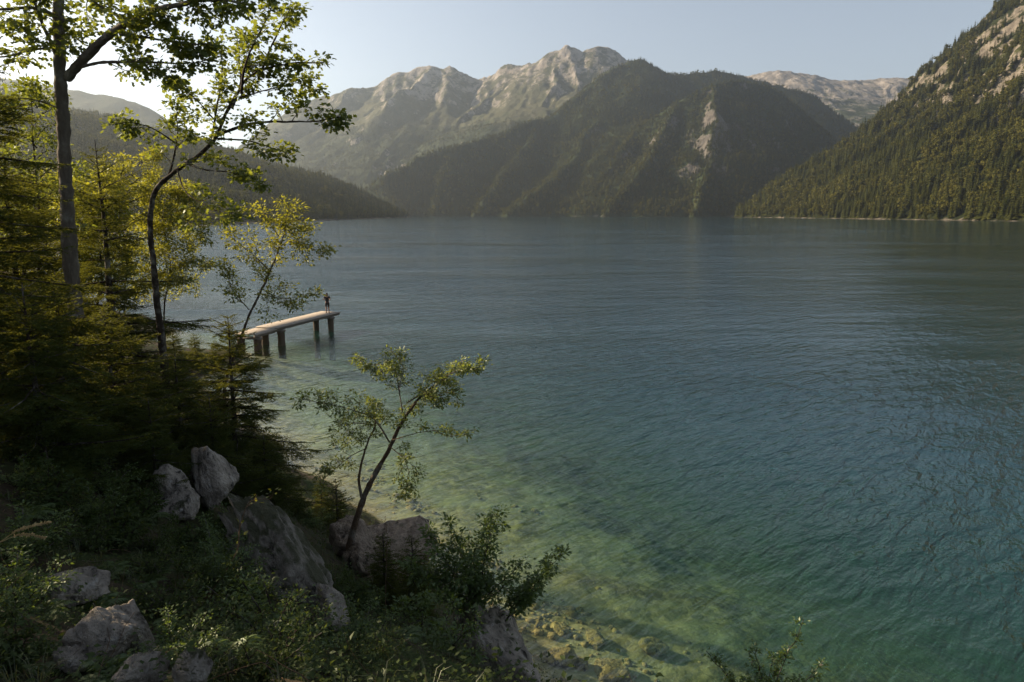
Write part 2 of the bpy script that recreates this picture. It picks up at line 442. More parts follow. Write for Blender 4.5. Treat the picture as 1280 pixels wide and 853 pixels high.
BX, BY = grid(bxs, bys)
BH = bank_h(BX, BY)

b = NB('bank_soil_and_bed')
co = b.coord('Object')
posz = b.n('ShaderNodeSeparateXYZ', {'Vector': co}).outputs['Z']
n1 = b.noise(co, 1.3, 6, 0.6); n2 = b.noise(co, 7.0, 5, 0.65); n3 = b.noise(co, 0.35, 3, 0.5)
soil = b.ramp(n2, [(0.25, (0.018, 0.013, 0.009)), (0.5, (0.040, 0.030, 0.018)), (0.75, (0.075, 0.055, 0.032))])
moss = b.mix(n2, (0.014, 0.022, 0.006), (0.040, 0.055, 0.014))
land = b.mix(b.ramp(n1, [(0.42, 0), (0.60, 1)]), soil, moss)
vor = b.n('ShaderNodeTexVoronoi', {'Vector': co, 'Scale': 3.2, 'Randomness': 1.0})
stone = b.mix(vor.outputs['Color'], (0.17, 0.145, 0.065), (0.40, 0.34, 0.18))
stone = b.mix(b.ramp(b.noise(co, 2.2, 5, 0.6), [(0.40, 0.0), (0.62, 1.0)]), stone, (0.12, 0.11, 0.05))
bed = b.mix(b.ramp(n3, [(0.45, 0.0), (0.6, 0.75)]), stone, (0.27, 0.265, 0.16))
zz = b.math('ADD', posz, b.math('MULTIPLY', b.math('SUBTRACT', n1, 0.5), 0.4))
isl = b.ramp(b.math('ADD', b.math('MULTIPLY', zz, 1.0), 0.0), [(0.03, 0), (0.16, 1)])
colr = b.mix(isl, bed, land)
M_BANK = b.bsdf(colr, 0.95, b.bump(b.math('ADD', n2, b.math('MULTIPLY', vor.outputs['Distance'], -0.6)), 0.7, 0.06), 0.15)
ground = mesh_np('ground', np.stack([BX, BY, BH], -1).reshape(-1, 3), grid_faces(len(bxs), len(bys)), M_BANK, smooth=True)
tag(ground, 'mossy soil of the near bank running down under the clear shallow water', kind='structure')

# deep bed and valley floor beyond: one sheet to the horizon
b = NB('deep_bed')
M_DEEP = b.bsdf(b.mix(b.noise(b.coord('Object'), 0.05, 4), (0.03, 0.035, 0.02), (0.07, 0.07, 0.045)), 1.0)
fx = np.array([-7000, -4000, -2000, -1000, -500, -200, 0, 200, 500, 1000, 2000, 4000, 7000.]); fy = np.array([-2000, -1000, -400, -100, 100, 300, 700, 1300, 2200, 3500, 5000, 6600.])
GX, GY = grid(fx, fy)
lake_floor = mesh_np('lake_bed', np.stack([GX, GY, GX * 0 - 12.5], -1).reshape(-1, 3), grid_faces(len(fx), len(fy)), M_DEEP)
tag(lake_floor, 'dark deep lake floor reaching to the far valley', kind='structure')

# ---------------------------------------------------------------- water
wxs = np.unique(np.concatenate([-np.geomspace(36, 6800, 34)[::-1], np.arange(-36, 36.01, 0.6), np.geomspace(36, 6800, 34)]))
wys = np.unique(np.concatenate([-np.geomspace(30, 1900, 14)[::-1], np.arange(-30, 2, 2.0), np.arange(2, 76.01, 0.6), np.geomspace(76, 6500, 44)]))
WX, WY = grid(wxs, wys)
inb = (WX > -46) & (WX < 36) & (WY > -28) & (WY < 76)
depth = np.where(inb, -bank_h(WX, WY), 9.0)
edge = sstep(0, 8, np.minimum.reduce([WX + 46, 36 - WX, WY + 28, 76 - WY]))
depth = np.where(inb, depth * edge + 9.0 * (1 - edge), 9.0)
hl = np.where((WY > 64) & (WX < 0), np.clip(-h_left(WX, np.clip(WY, 64, 2400)) * 1.0, 0, 9), 9)
depth = np.where(~inb & (WX > -400), np.minimum(depth, np.maximum(hl, 0.2)), depth)

b = NB('lake_water')
co = b.coord('Object')
def waves(sx, sy, rot, detail, rough, dist):
    m0 = b.n('ShaderNodeMapping', {'Vector': co}); m0.inputs['Rotation'].default_value = (0, 0, rot)
    mp = b.n('ShaderNodeMapping', {'Vector': m0.outputs[0]}); mp.inputs['Scale'].default_value = (sx, sy, 1)
    return b.noise(mp.outputs[0], 1.0, detail, rough, dist)
w1 = waves(0.5, 1.6, math.radians(-42), 3, 0.55, 0.4)
w2 = waves(1.6, 4.4, math.radians(-50), 3, 0.6, 0.2)
w3 = waves(0.09, 0.22, math.radians(-30), 2, 0.5, 0.3)
patch = b.ramp(b.noise(b.n('ShaderNodeMapping', {'Vector': co, 'Scale': (0.011, 0.035, 1)}).outputs[0], 1.0, 4, 0.6), [(0.36, 0.35), (0.62, 1.0)])
hgt = b.math('ADD', b.math('ADD', b.math('MULTIPLY', w1, 0.40), b.math('MULTIPLY', w2, 0.13)), b.math('MULTIPLY', w3, 0.55))
nrm = b.n('ShaderNodeBump', {'Height': b.math('MULTIPLY', hgt, patch), 'Strength': 1.0, 'Distance': 0.55}).outputs[0]
back = b.n('ShaderNodeNewGeometry').outputs['Backfacing']
ior = b.math('ADD', 1.333, b.math('MULTIPLY', back, 1 / 1.333 - 1.333))     # same share mirrored from above and below
fres = b.n('ShaderNodeFresnel', {'IOR': ior, 'Normal': nrm}).outputs[0]
dep = b.attr('depth')
T = b.math('POWER', 2.718, b.math('MULTIPLY', b.math('POWER', dep, 1.3), -0.235))
body = b.n('ShaderNodeBsdfDiffuse', {'Color': b.mix(b.math('POWER', 2.718, b.math('MULTIPLY', dep, -0.22)), (0.001, 0.022, 0.044), (0.020, 0.062, 0.034)), 'Normal': nrm})
tcol = b.mix(b.math('POWER', 2.718, b.math('MULTIPLY', dep, -0.45)), (0.26, 0.70, 0.50), (0.97, 0.98, 0.90))
transp = b.n('ShaderNodeBsdfTransparent', {'Color': tcol})
inner = b.n('ShaderNodeMixShader', {0: T, 1: body.outputs[0], 2: transp.outputs[0]})
gl = b.n('ShaderNodeBsdfGlossy', {'Color': (1, 1, 1), 'Roughness': 0.06, 'Normal': nrm})
M_WATER = b.finish(b.n('ShaderNodeMixShader', {0: fres, 1: inner.outputs[0], 2: gl.outputs[0]}))
water = mesh_np('water', np.stack([WX, WY, WX * 0], -1).reshape(-1, 3), grid_faces(len(wxs), len(wys)), M_WATER, smooth=True, attrs={'depth': np.clip(depth, 0, 9)})
tag(water, 'clear green to deep blue lake with small ripples', kind='structure')
# ---------------------------------------------------------------- distant woods
def mat_far_tree(name, lo, hi, trans):
    b = NB(name)
    r = b.n('ShaderNodeObjectInfo').outputs['Random']
    isl = b.n('ShaderNodeNewGeometry').outputs['Random Per Island']
    loc = b.n('ShaderNodeObjectInfo').outputs['Location']
    reg = b.noise(loc, 0.011, 4, 0.6)
    c = b.mix(b.ramp(b.math('ADD', b.math('MULTIPLY', r, 0.45), b.math('MULTIPLY', reg, 0.75)), [(0.35, 0.0), (0.85, 1.0)]), lo, hi)
    c = b.mix(b.math('MULTIPLY', isl, 0.6), c, tuple(x * 1.5 for x in hi))
    d = b.n('ShaderNodeBsdfDiffuse', {'Color': c})
    t = b.n('ShaderNodeBsdfTranslucent', {'Color': b.mix(0.5, c, trans)})
    return b.finish(b.n('ShaderNodeMixShader', {0: 0.3, 1: d.outputs[0], 2: t.outputs[0]}))
M_FCON = mat_far_tree('distant_conifer', (0.010, 0.018, 0.006), (0.052, 0.055, 0.016), (0.09, 0.09, 0.02))
M_FDEC = mat_far_tree('distant_broadleaf', (0.036, 0.042, 0.010), (0.088, 0.084, 0.022), (0.16, 0.15, 0.03))

def conifer_mesh(seed, layers=11, fr=7, width=0.17):
    rg = np.random.default_rng(seed)
    V = []; Fc = []
    for i in range(layers):
        t = i / (layers - 1)
        z = 0.10 + 0.86 * t
        R = width * (1 - t) ** 0.85 * rg.uniform(0.75, 1.2) + 0.012
        a0 = rg.uniform(0, 6.28)
        for k in range(fr):
            a = a0 + 6.283 * k / fr + rg.uniform(-.25, .25)
            L = R * rg.uniform(0.7, 1.25); wd = 6.283 / fr * 0.62
            dz = L * rg.uniform(0.25, 0.55)
            j = len(V)
            V += [(0, 0, z + 0.06 * (1 - t) + 0.02), (L * .62 * math.cos(a - wd), L * .62 * math.sin(a - wd), z - dz * .5), (L * math.cos(a), L * math.sin(a), z - dz), (L * .62 * math.cos(a + wd), L * .62 * math.sin(a + wd), z - dz * .5)]
            Fc += [(j, j + 1, j + 2), (j, j + 2, j + 3)]
    for k in range(4):      # trunk and leader
        a = k * 1.5708; j = len(V)
        V += [(.012 * math.cos(a), .012 * math.sin(a), -0.04), (.012 * math.cos(a + 1.57), .012 * math.sin(a + 1.57), -0.04), (0, 0, 1.0)]
        Fc.append((j, j + 1, j + 2))
    return np.array(V), np.array(Fc)
def broadleaf_mesh(seed, clumps=15, per=13):
    rg = np.random.default_rng(seed)
    V = []; Fc = []
    for c in range(clumps):
        d = rg.normal(size=3); d /= np.linalg.norm(d)
        ctr = np.array((0, 0, 0.60)) + d * np.array((0.23, 0.23, 0.27)) * rg.uniform(0.45, 1.0)
        r = rg.uniform(0.09, 0.16)
        for k in range(per):
            n = rg.normal(size=3); n /= np.linalg.norm(n)
            p = ctr + n * r * rg.uniform(0.6, 1.0)
            a = np.cross(n, rg.normal(size=3)); a /= np.linalg.norm(a); bb = np.cross(n, a)
            s = rg.uniform(0.035, 0.062); j = len(V)
            V += [p + a * s, p + bb * s * .8, p - a * s, p - bb * s * .8]
            Fc += [(j, j + 1, j + 2), (j, j + 2, j + 3)]
    for k in range(4):
        a = k * 1.5708; j = len(V)
        V += [(.022 * math.cos(a), .022 * math.sin(a), -0.05), (.022 * math.cos(a + 1.57), .022 * math.sin(a + 1.57), -0.05), (0, 0, 0.7)]
        Fc.append((j, j + 1, j + 2))
    return np.array(V), np.array(Fc)

TREE_KINDS = bpy.data.collections.new('distant tree kinds')
far_protos = []
for k in range(4):
    V, Fc = conifer_mesh(50 + k, width=(0.15, 0.19, 0.22, 0.17)[k])
    far_protos.append(('conifer_tree', mesh_np('conifer_tree', V, Fc, M_FCON)))
for k in range(3):
    V, Fc = broadleaf_mesh(70 + k)
    far_protos.append(('broadleaf_tree', mesh_np('broadleaf_tree', V, Fc, M_FDEC)))
for nm, o in far_protos:
    TREE_KINDS.objects.link(o)

def scatter_group():
    ng = bpy.data.node_groups.new('forest_scatter', 'GeometryNodeTree')
    ng.interface.new_socket('Geometry', in_out='INPUT', socket_type='NodeSocketGeometry')
    ng.interface.new_socket('Geometry', in_out='OUTPUT', socket_type='NodeSocketGeometry')
    N = ng.nodes.new; L = ng.links.new
    gi = N('NodeGroupInput'); go = N('NodeGroupOutput')
    ci = N('GeometryNodeCollectionInfo'); ci.inputs['Collection'].default_value = TREE_KINDS
    ci.inputs['Separate Children'].default_value = True; ci.inputs['Reset Children'].default_value = True
    ip = N('GeometryNodeInstanceOnPoints'); ip.inputs['Pick Instance'].default_value = True
    def na(name, typ):
        n = N('GeometryNodeInputNamedAttribute'); n.data_type = typ; n.inputs['Name'].default_value = name
        return n.outputs['Attribute']
    L(gi.outputs[0], ip.inputs['Points']); L(ci.outputs[0], ip.inputs['Instance'])
    L(na('pick', 'INT'), ip.inputs['Instance Index'])
    cx = N('ShaderNodeCombineXYZ'); L(na('rot', 'FLOAT'), cx.inputs[2])
    L(cx.outputs[0], ip.inputs['Rotation'])
    L(na('size', 'FLOAT_VECTOR'), ip.inputs['Scale'])
    L(ip.outputs[0], go.inputs[0])
    return ng
SCATTER = scatter_group()
# names sort alphabetically inside the collection: broadleaf kinds come first
def pick_index(dec):
    n = len(dec)
    return np.where(dec, RNG.integers(0, 3, n), RNG.integers(3, 7, n))

def wood(key, area, hmin, hmax, zmax, decf, rock_cut=0.42, margin=70, dens_top=1.0):
    """Tree foot points on one mountainside, kept where the camera or a step aside could see them."""
    xs, ys, H, rk, gr, sl = FIELDS[key]
    n = int((xs[-1] - xs[0]) * (ys[-1] - ys[0]) / area)
    x = RNG.uniform(xs[0], xs[-1], n); y = RNG.uniform(ys[0], ys[-1], n)
    z = bilin(xs, ys, H, x, y)
    px, py, d = pix(np.stack([x, y, z], -1))
    r = bilin(xs, ys, rk, x, y); g = bilin(xs, ys, gr, x, y)
    n1 = fbm(x / 60, y / 60, 3); n2 = fbm(x / 150 + 7, y / 150, 3)
    ok = (z > 1.0) & (px > -margin) & (px < 1280 + margin) & (py > -margin) & (y > 50)
    ok &= (r + 0.35 * n1 + RNG.uniform(-.12, .12, n)) < rock_cut
    ok &= (z < zmax * (1 + 0.25 * n2))
    ok &= RNG.uniform(0, 1, n) < np.clip(1.15 - 0.9 * np.clip(g + 0.5 * n1 - 0.25, 0, 1), 0.12, 1)
    x, y, z, n2, d, px, py = [a[ok] for a in (x, y, z, n2, d, px, py)]
    m = len(x)
    h = RNG.uniform(hmin, hmax, m) * (1 - 0.3 * np.clip(z / zmax, 0, 1)) * np.where(RNG.uniform(0, 1, m) < 0.12, 1.25, 1)
    dec = RNG.uniform(0, 1, m) < decf(z, n2)
    h = np.where(dec, h * 0.8, h)
    wd = h * RNG.uniform(0.85, 1.35, m)
    return dict(x=x, y=y, z=z - 0.4, h=h, w=wd, dec=dec, d=d, px=px, py=py)

def forest_object(label, t):
    me = bpy.data.meshes.new('forest')
    n = len(t['x'])
    me.vertices.add(n)
    me.vertices.foreach_set('co', np.stack([t['x'], t['y'], t['z']], -1).astype(np.float32).ravel())
    me.attributes.new('rot', 'FLOAT', 'POINT').data.foreach_set('value', RNG.uniform(0, 6.28, n).astype(np.float32))
    me.attributes.new('pick', 'INT', 'POINT').data.foreach_set('value', pick_index(t['dec']).astype(np.int32))
    me.attributes.new('size', 'FLOAT_VECTOR', 'POINT').data.foreach_set('vector', np.stack([t['w'], t['w'], t['h']], -1).astype(np.float32).ravel())
    o = link(bpy.data.objects.new('forest', me))
    md = o.modifiers.new('scatter', 'NODES'); md.node_group = SCATTER
    return tag(o, label, kind='stuff')

wR = wood('R', 64, 20, 37, 900, lambda z, n: np.clip(0.30 + 0.9 * n, 0.05, 0.75), 0.50)
# the 300 that stand nearest and show largest are trees of their own
big = np.argsort(-(wR['h'] / wR['d']) + np.where((wR['px'] < 900) | (wR['px'] > 1290) | (wR['py'] > 285), 9, 0))[:300]
mask = np.zeros(len(wR['x']), bool); mask[big] = True
for j, i in enumerate(big):
    dec = wR['dec'][i]
    kinds = [p for p in far_protos if (p[0] == 'broadleaf_tree') == bool(dec)]
    free = [p for p in kinds if not p[1].get('label')]
    src = (free or kinds)[0 if free else random.randrange(len(kinds))][1]
    o = src if free else link(src.copy())
    o.location = (wR['x'][i], wR['y'][i], wR['z'][i])
    o.rotation_euler = (0, 0, random.uniform(0, 6.28))
    o.scale = (wR['w'][i], wR['w'][i], wR['h'][i])
    if dec:
        tag(o, 'rounded olive green broadleaf tree packed among conifers low on the right mountainside', 'tree', 'broadleaf trees low on the right mountainside')
    else:
        tag(o, 'pointed dark green conifer packed in the wood low on the right mountainside', 'tree', 'conifers low on the right mountainside')
forest_object('mixed wood climbing the steep right hand mountainside above the shore', {k: v[~mask] for k, v in wR.items()})
forest_object('dark wood covering the hill on the left shore', wood('L', 62, 14, 22, 900, lambda z, n: np.clip(0.3 + 0.6 * n, 0.05, 0.6), 0.55))
forest_object('wood covering the cone shaped mountain across the lake', wood('C', 58, 15, 24, 640, lambda z, n: np.clip(0.3 + 0.8 * n, 0.05, 0.7), 0.57))
forest_object('wood covering the long dark ridge behind the cone shaped mountain', wood('D', 95, 15, 24, 780, lambda z, n: np.clip(0.2 + 0.6 * n, 0.05, 0.5), 0.48))
forest_object('thin high wood on the lower flanks of the rocky massif', wood('H', 240, 14, 22, 520, lambda z, n: np.clip(0.15 + 0.4 * n, 0.0, 0.4), 0.50))
# ---------------------------------------------------------------- plant building
def leaf_mat(name, lo, hi, trans, tf=0.45, gloss=0.06):
    b = NB(name)
    isl = b.n('ShaderNodeNewGeometry').outputs['Random Per Island']
    big = b.noise(b.coord('Object'), 1.1, 3, 0.5)
    c = b.mix(b.math('ADD', b.math('MULTIPLY', isl, 0.6), b.math('MULTIPLY', big, 0.4)), lo, hi)
    t = b.mix(0.7, c, trans)
    d = b.n('ShaderNodeBsdfDiffuse', {'Color': c})
    tr = b.n('ShaderNodeBsdfTranslucent', {'Color': t})
    m = b.n('ShaderNodeMixShader', {0: tf, 1: d.outputs[0], 2: tr.outputs[0]})
    g = b.n('ShaderNodeBsdfGlossy', {'Color': (0.7, 0.75, 0.7), 'Roughness': 0.5})
    return b.finish(b.n('ShaderNodeMixShader', {0: gloss, 1: m.outputs[0], 2: g.outputs[0]}))
M_MAPLE = leaf_mat('maple_leaf', (0.035, 0.065, 0.012), (0.085, 0.115, 0.020), (0.33, 0.36, 0.03), 0.50)
M_SAPL = leaf_mat('sapling_leaf', (0.055, 0.085, 0.012), (0.11, 0.13, 0.020), (0.48, 0.45, 0.03), 0.55)
M_BIRCH = leaf_mat('small_tree_leaf', (0.055, 0.090, 0.018), (0.115, 0.145, 0.032), (0.36, 0.40, 0.05), 0.48)
M_SHRUB = leaf_mat('shrub_leaf', (0.032, 0.070, 0.014), (0.078, 0.120, 0.022), (0.24, 0.32, 0.03), 0.42)
M_NEEDLE = leaf_mat('spruce_needle', (0.014, 0.032, 0.008), (0.045, 0.070, 0.016), (0.24, 0.23, 0.02), 0.42, 0.02)
M_HERB = leaf_mat('herb_leaf', (0.018, 0.036, 0.009), (0.050, 0.070, 0.018), (0.14, 0.18, 0.03), 0.35, 0.02)
M_GRASS = leaf_mat('grass_blade', (0.025, 0.042, 0.010), (0.080, 0.085, 0.028), (0.24, 0.22, 0.05), 0.40)
M_DRYGRASS = leaf_mat('pale_grass', (0.30, 0.22, 0.10), (0.48, 0.36, 0.18), (0.6, 0.45, 0.2), 0.40)

def bark_mat(name, lo, hi, sc=1.0):
    b = NB(name)
    co = b.coord('Object', (1, 1, 0.25))
    n1 = b.noise(co, 14 * sc, 5, 0.65); n2 = b.noise(b.coord('Object'), 3.5, 4, 0.6)
    c = b.mix(n1, lo, hi)
    c = b.mix(b.ramp(n2, [(0.5, 0), (0.66, 0.7)]), c, (0.24, 0.23, 0.20))
    return b.bsdf(c, 0.92, b.bump(b.math('ADD', n1, b.noise(b.coord('Object', (1, 1, 0.12)), 30 * sc, 3, 0.6)), 1.0, 0.035), 0.2)
M_BARK = bark_mat('grey_bark', (0.035, 0.028, 0.021), (0.19, 0.16, 0.13))
M_BARKD = bark_mat('dark_bark', (0.014, 0.010, 0.008), (0.055, 0.042, 0.032))
M_BARKT = bark_mat('brown_bark', (0.05, 0.032, 0.020), (0.16, 0.11, 0.07), 2.0)
M_TWIG = bark_mat('dry_twig', (0.10, 0.06, 0.035), (0.22, 0.15, 0.09), 3.0)

def unit(v):
    v = np.asarray(v, float)
    return v / (np.linalg.norm(v, axis=-1, keepdims=True) + 1e-9)
def tube(P, R, n=6):
    P = np.asarray(P, float); R = np.broadcast_to(np.asarray(R, float), (len(P),))
    T = unit(np.gradient(P, axis=0))
    up = np.array((0, 0, 1.0)) if abs(T[0][2]) < 0.9 else np.array((1.0, 0, 0))
    A = np.empty_like(P)
    a = unit(up - T[0] * up.dot(T[0]))
    for i in range(len(P)):
        a = unit(a - T[i] * a.dot(T[i])); A[i] = a
    B = np.cross(T, A)
    th = np.arange(n) * 2 * np.pi / n
    V = P[:, None] + R[:, None, None] * (np.cos(th)[None, :, None] * A[:, None] + np.sin(th)[None, :, None] * B[:, None])
    m = len(P)
    i = np.arange((m - 1) * n); r = i // n; k = i % n
    Q = np.stack([r * n + k, r * n + (k + 1) % n, (r + 1) * n + (k + 1) % n, (r + 1) * n + k], -1)
    return V.reshape(-1, 3), Q
class Acc:
    def __init__(s): s.V = []; s.F = []; s.n = 0
    def add(s, V, Fc):
        if len(V):
            s.V.append(V); s.F.append(np.asarray(Fc) + s.n); s.n += len(V)
    def build(s, name, mat, parent=None, smooth=False):
        if not s.V: return None
        return mesh_np(name, np.concatenate(s.V), np.concatenate(s.F), mat, parent, smooth)
def resample(P, step):
    P = np.asarray(P, float)
    d = np.concatenate([[0], np.cumsum(np.linalg.norm(np.diff(P, axis=0), axis=1))])
    n = max(4, int(d[-1] / step) + 1)
    # Catmull-Rom through the points
    t = np.linspace(0, len(P) - 1, len(P) * 8 - 7)
    i = np.clip(t.astype(int), 0, len(P) - 2); f = (t - i)[:, None]
    E = np.vstack([2 * P[0] - P[1], P, 2 * P[-1] - P[-2]])
    p0, p1, p2, p3 = E[i], E[i + 1], E[i + 2], E[i + 3]
    S = 0.5 * (2 * p1 + (p2 - p0) * f + (2 * p0 - 5 * p1 + 4 * p2 - p3) * f ** 2 + (3 * p1 - p0 - 3 * p2 + p3) * f ** 3)
    d = np.concatenate([[0], np.cumsum(np.linalg.norm(np.diff(S, axis=0), axis=1))])
    q = np.linspace(0, d[-1], n)
    return np.stack([np.interp(q, d, S[:, k]) for k in range(3)], -1), d[-1]
def shoot(rg, p, d, L, n=5, wig=0.18, lift=0.0):
    pts = [np.array(p, float)]; d = unit(d)
    for i in range(n):
        d = unit(d + rg.normal(size=3) * wig + np.array((0, 0, lift)))
        pts.append(pts[-1] + d * L / n)
    return np.array(pts)

LEAF_V = np.array([(0, 0, 0), (.38, .27, .05), (1, 0, -.10), (.38, -.27, .05), (.45, 0, -.03)])
LEAF_F = np.array([(0, 4, 1), (1, 4, 2), (0, 3, 4), (4, 3, 2)])
LOBE_V = np.array([(0, 0, 0), (.10, .42, .03), (.42, .22, .02), (.62, .46, -.06), (1, 0, -.12), (.62, -.46, -.06), (.42, -.22, .02), (.10, -.42, .03), (.40, 0, -.05)])
LOBE_F = np.array([(0, 8, 1), (1, 8, 2), (2, 8, 3), (3, 8, 4), (8, 5, 4), (8, 6, 5), (8, 7, 6), (0, 7, 8)])
def leaves(P, D, N, S, lobed=False, width=1.0):
    TV, TF = (LOBE_V, LOBE_F) if lobed else (LEAF_V, LEAF_F)
    D = unit(D); B = unit(np.cross(N, D)); N = np.cross(D, B)
    V = P[:, None] + S[:, None, None] * (TV[None, :, 0, None] * D[:, None] + width * TV[None, :, 1, None] * B[:, None] + TV[None, :, 2, None] * N[:, None])
    Fc = TF[None] + (np.arange(len(P)) * len(TV))[:, None, None]
    return V.reshape(-1, 3), Fc.reshape(-1, 3)

def leaf_cluster(rg, acc, p, d, n, size, rad, lobed, droop=0.15):
    off = rg.normal(size=(n, 3)) * rad * np.array((1, 1, 0.55))
    D = unit(unit(d)[None] * 0.6 + unit(off + 1e-6) * 0.9 + np.array((0, 0, -droop)))
    N = unit(np.array((0, 0, 1.0)) + rg.normal(size=(n, 3)) * 0.55)
    V, Fc = leaves(p + off * 0.8, D, N, size * rg.uniform(0.65, 1.25, n), lobed)
    acc.add(V, Fc)

def dress_limb(rg, P, r0, r1, wood, twigs, crown, first=0.25, gap=0.28, blen=0.8, leaf=0.07, nleaf=8, rad=0.10, lobed=False, flat=0.55, lift=0.04, endcluster=True, steps=0.10, droop=0.15):
    """A limb drawn from a polyline, with side branches, twigs and leaf clusters."""
    S, L = resample(P, steps)
    S = S + np.cumsum(rg.normal(size=S.shape) * 0.010, 0) * np.linspace(0, 1, len(S))[:, None]
    R = np.linspace(r0, r1, len(S)) * (1 + 0.09 * np.clip(rg.normal(size=len(S)), -1.5, 1.5))
    if wood is not None:
        wood.add(*tube(S, R, 8 if r0 > 0.03 else 5))
    T = unit(np.gradient(S, axis=0))
    s = first * L + rg.uniform(0, gap)
    side = 1
    while s < L:
        i = min(int(s / L * (len(S) - 1)), len(S) - 2)
        t = s / L
        ax = unit(np.cross(T[i], rg.normal(size=3)))
        ax[2] *= flat; ax = unit(ax + np.array((0, 0, 0.12)))
        d = unit(T[i] * rg.uniform(0.35, 0.8) + ax)
        bl = blen * (1.05 - 0.65 * t) * rg.uniform(0.55, 1.25)
        B = shoot(rg, S[i], d, bl, 5, 0.16, lift)
        twigs.add(*tube(B, np.linspace(max(0.005, min(R[i] * 0.5, 0.006 + 0.010 * bl)), 0.0025, 6), 4))
        Tb = unit(np.gradient(B, axis=0))
        for k in range(2, 6):
            for sgn in (-1, 1):
                if rg.uniform() < 0.30: continue
                ax2 = unit(np.cross(Tb[k], np.array((0, 0, 1.0)) + rg.normal(size=3) * 0.5)) * sgn
                tl = bl * rg.uniform(0.15, 0.38)
                tw = shoot(rg, B[k], Tb[k] * 0.7 + ax2, tl, 2, 0.15, lift)
                twigs.add(*tube(tw, (0.0035, 0.0028, 0.0018), 3))
                leaf_cluster(rg, crown, tw[-1], tw[-1] - tw[0], rg.integers(max(2, nleaf - 4), nleaf + 2), leaf, rad, lobed, droop)
                if rg.uniform() < 0.5:
                    leaf_cluster(rg, crown, tw[1], tw[-1] - tw[0], max(2, nleaf // 3), leaf, rad * .7, lobed, droop)
        leaf_cluster(rg, crown, B[-1], Tb[-1], nleaf, leaf, rad, lobed, droop)
        s += gap * rg.uniform(0.6, 1.4)
    if endcluster:
        leaf_cluster(rg, crown, S[-1], T[-1], nleaf, leaf, rad, lobed, droop)
    return S

def PX(*pts):
    return np.array([W(*p) for p in pts])
def root_on_bank(P, dx=0.0):
    """Carry a trunk polyline down into the bank below its first point."""
    a = P[0]; g = float(bank_h(a[0] - dx, a[1])) - 0.15
    if a[2] > g + 0.05:
        return np.vstack([[a[0] - dx, a[1], g], P])
    return P

def limb_tree(name, label, trunkP, r0, r1, limbs, bark, lmat, seed, trunk_leaf=None, origin=None, group=None, **kw):
    """thing > trunk, each main limb a branch, twigs, crown."""
    rg = np.random.default_rng(seed)
    base = trunkP[0].copy() if origin is None else origin
    root = thing(name, label, 'tree' if 'tree' in name else 'sapling' if 'sapling' in name else 'shrub', tuple(base), group)
    tr = Acc(); tw = Acc(); cr = Acc()
    k2 = dict(kw); k2.update(trunk_leaf or {})
    P = trunkP - base
    if k2.get('first', 0) < 1:
        dress_limb(rg, P, r0, r1, tr, tw, cr, **k2)
    else:
        S, _ = resample(P, 0.12); tr.add(*tube(S, np.linspace(r0, r1, len(S)), 10))
    tr.build('trunk', bark, root, True)
    for L in limbs:
        lp, a, c = L[:3]; k3 = dict(kw); k3.update(L[3] if len(L) > 3 else {})
        br = Acc()
        dress_limb(rg, lp - base, a, c, br, tw, cr, **k3)
        br.build('branch', bark, root, True)
    tag(tw.build('twigs', bark, root), kind='stuff')
    tag(cr.build('crown', lmat, root), kind='stuff')
    return root

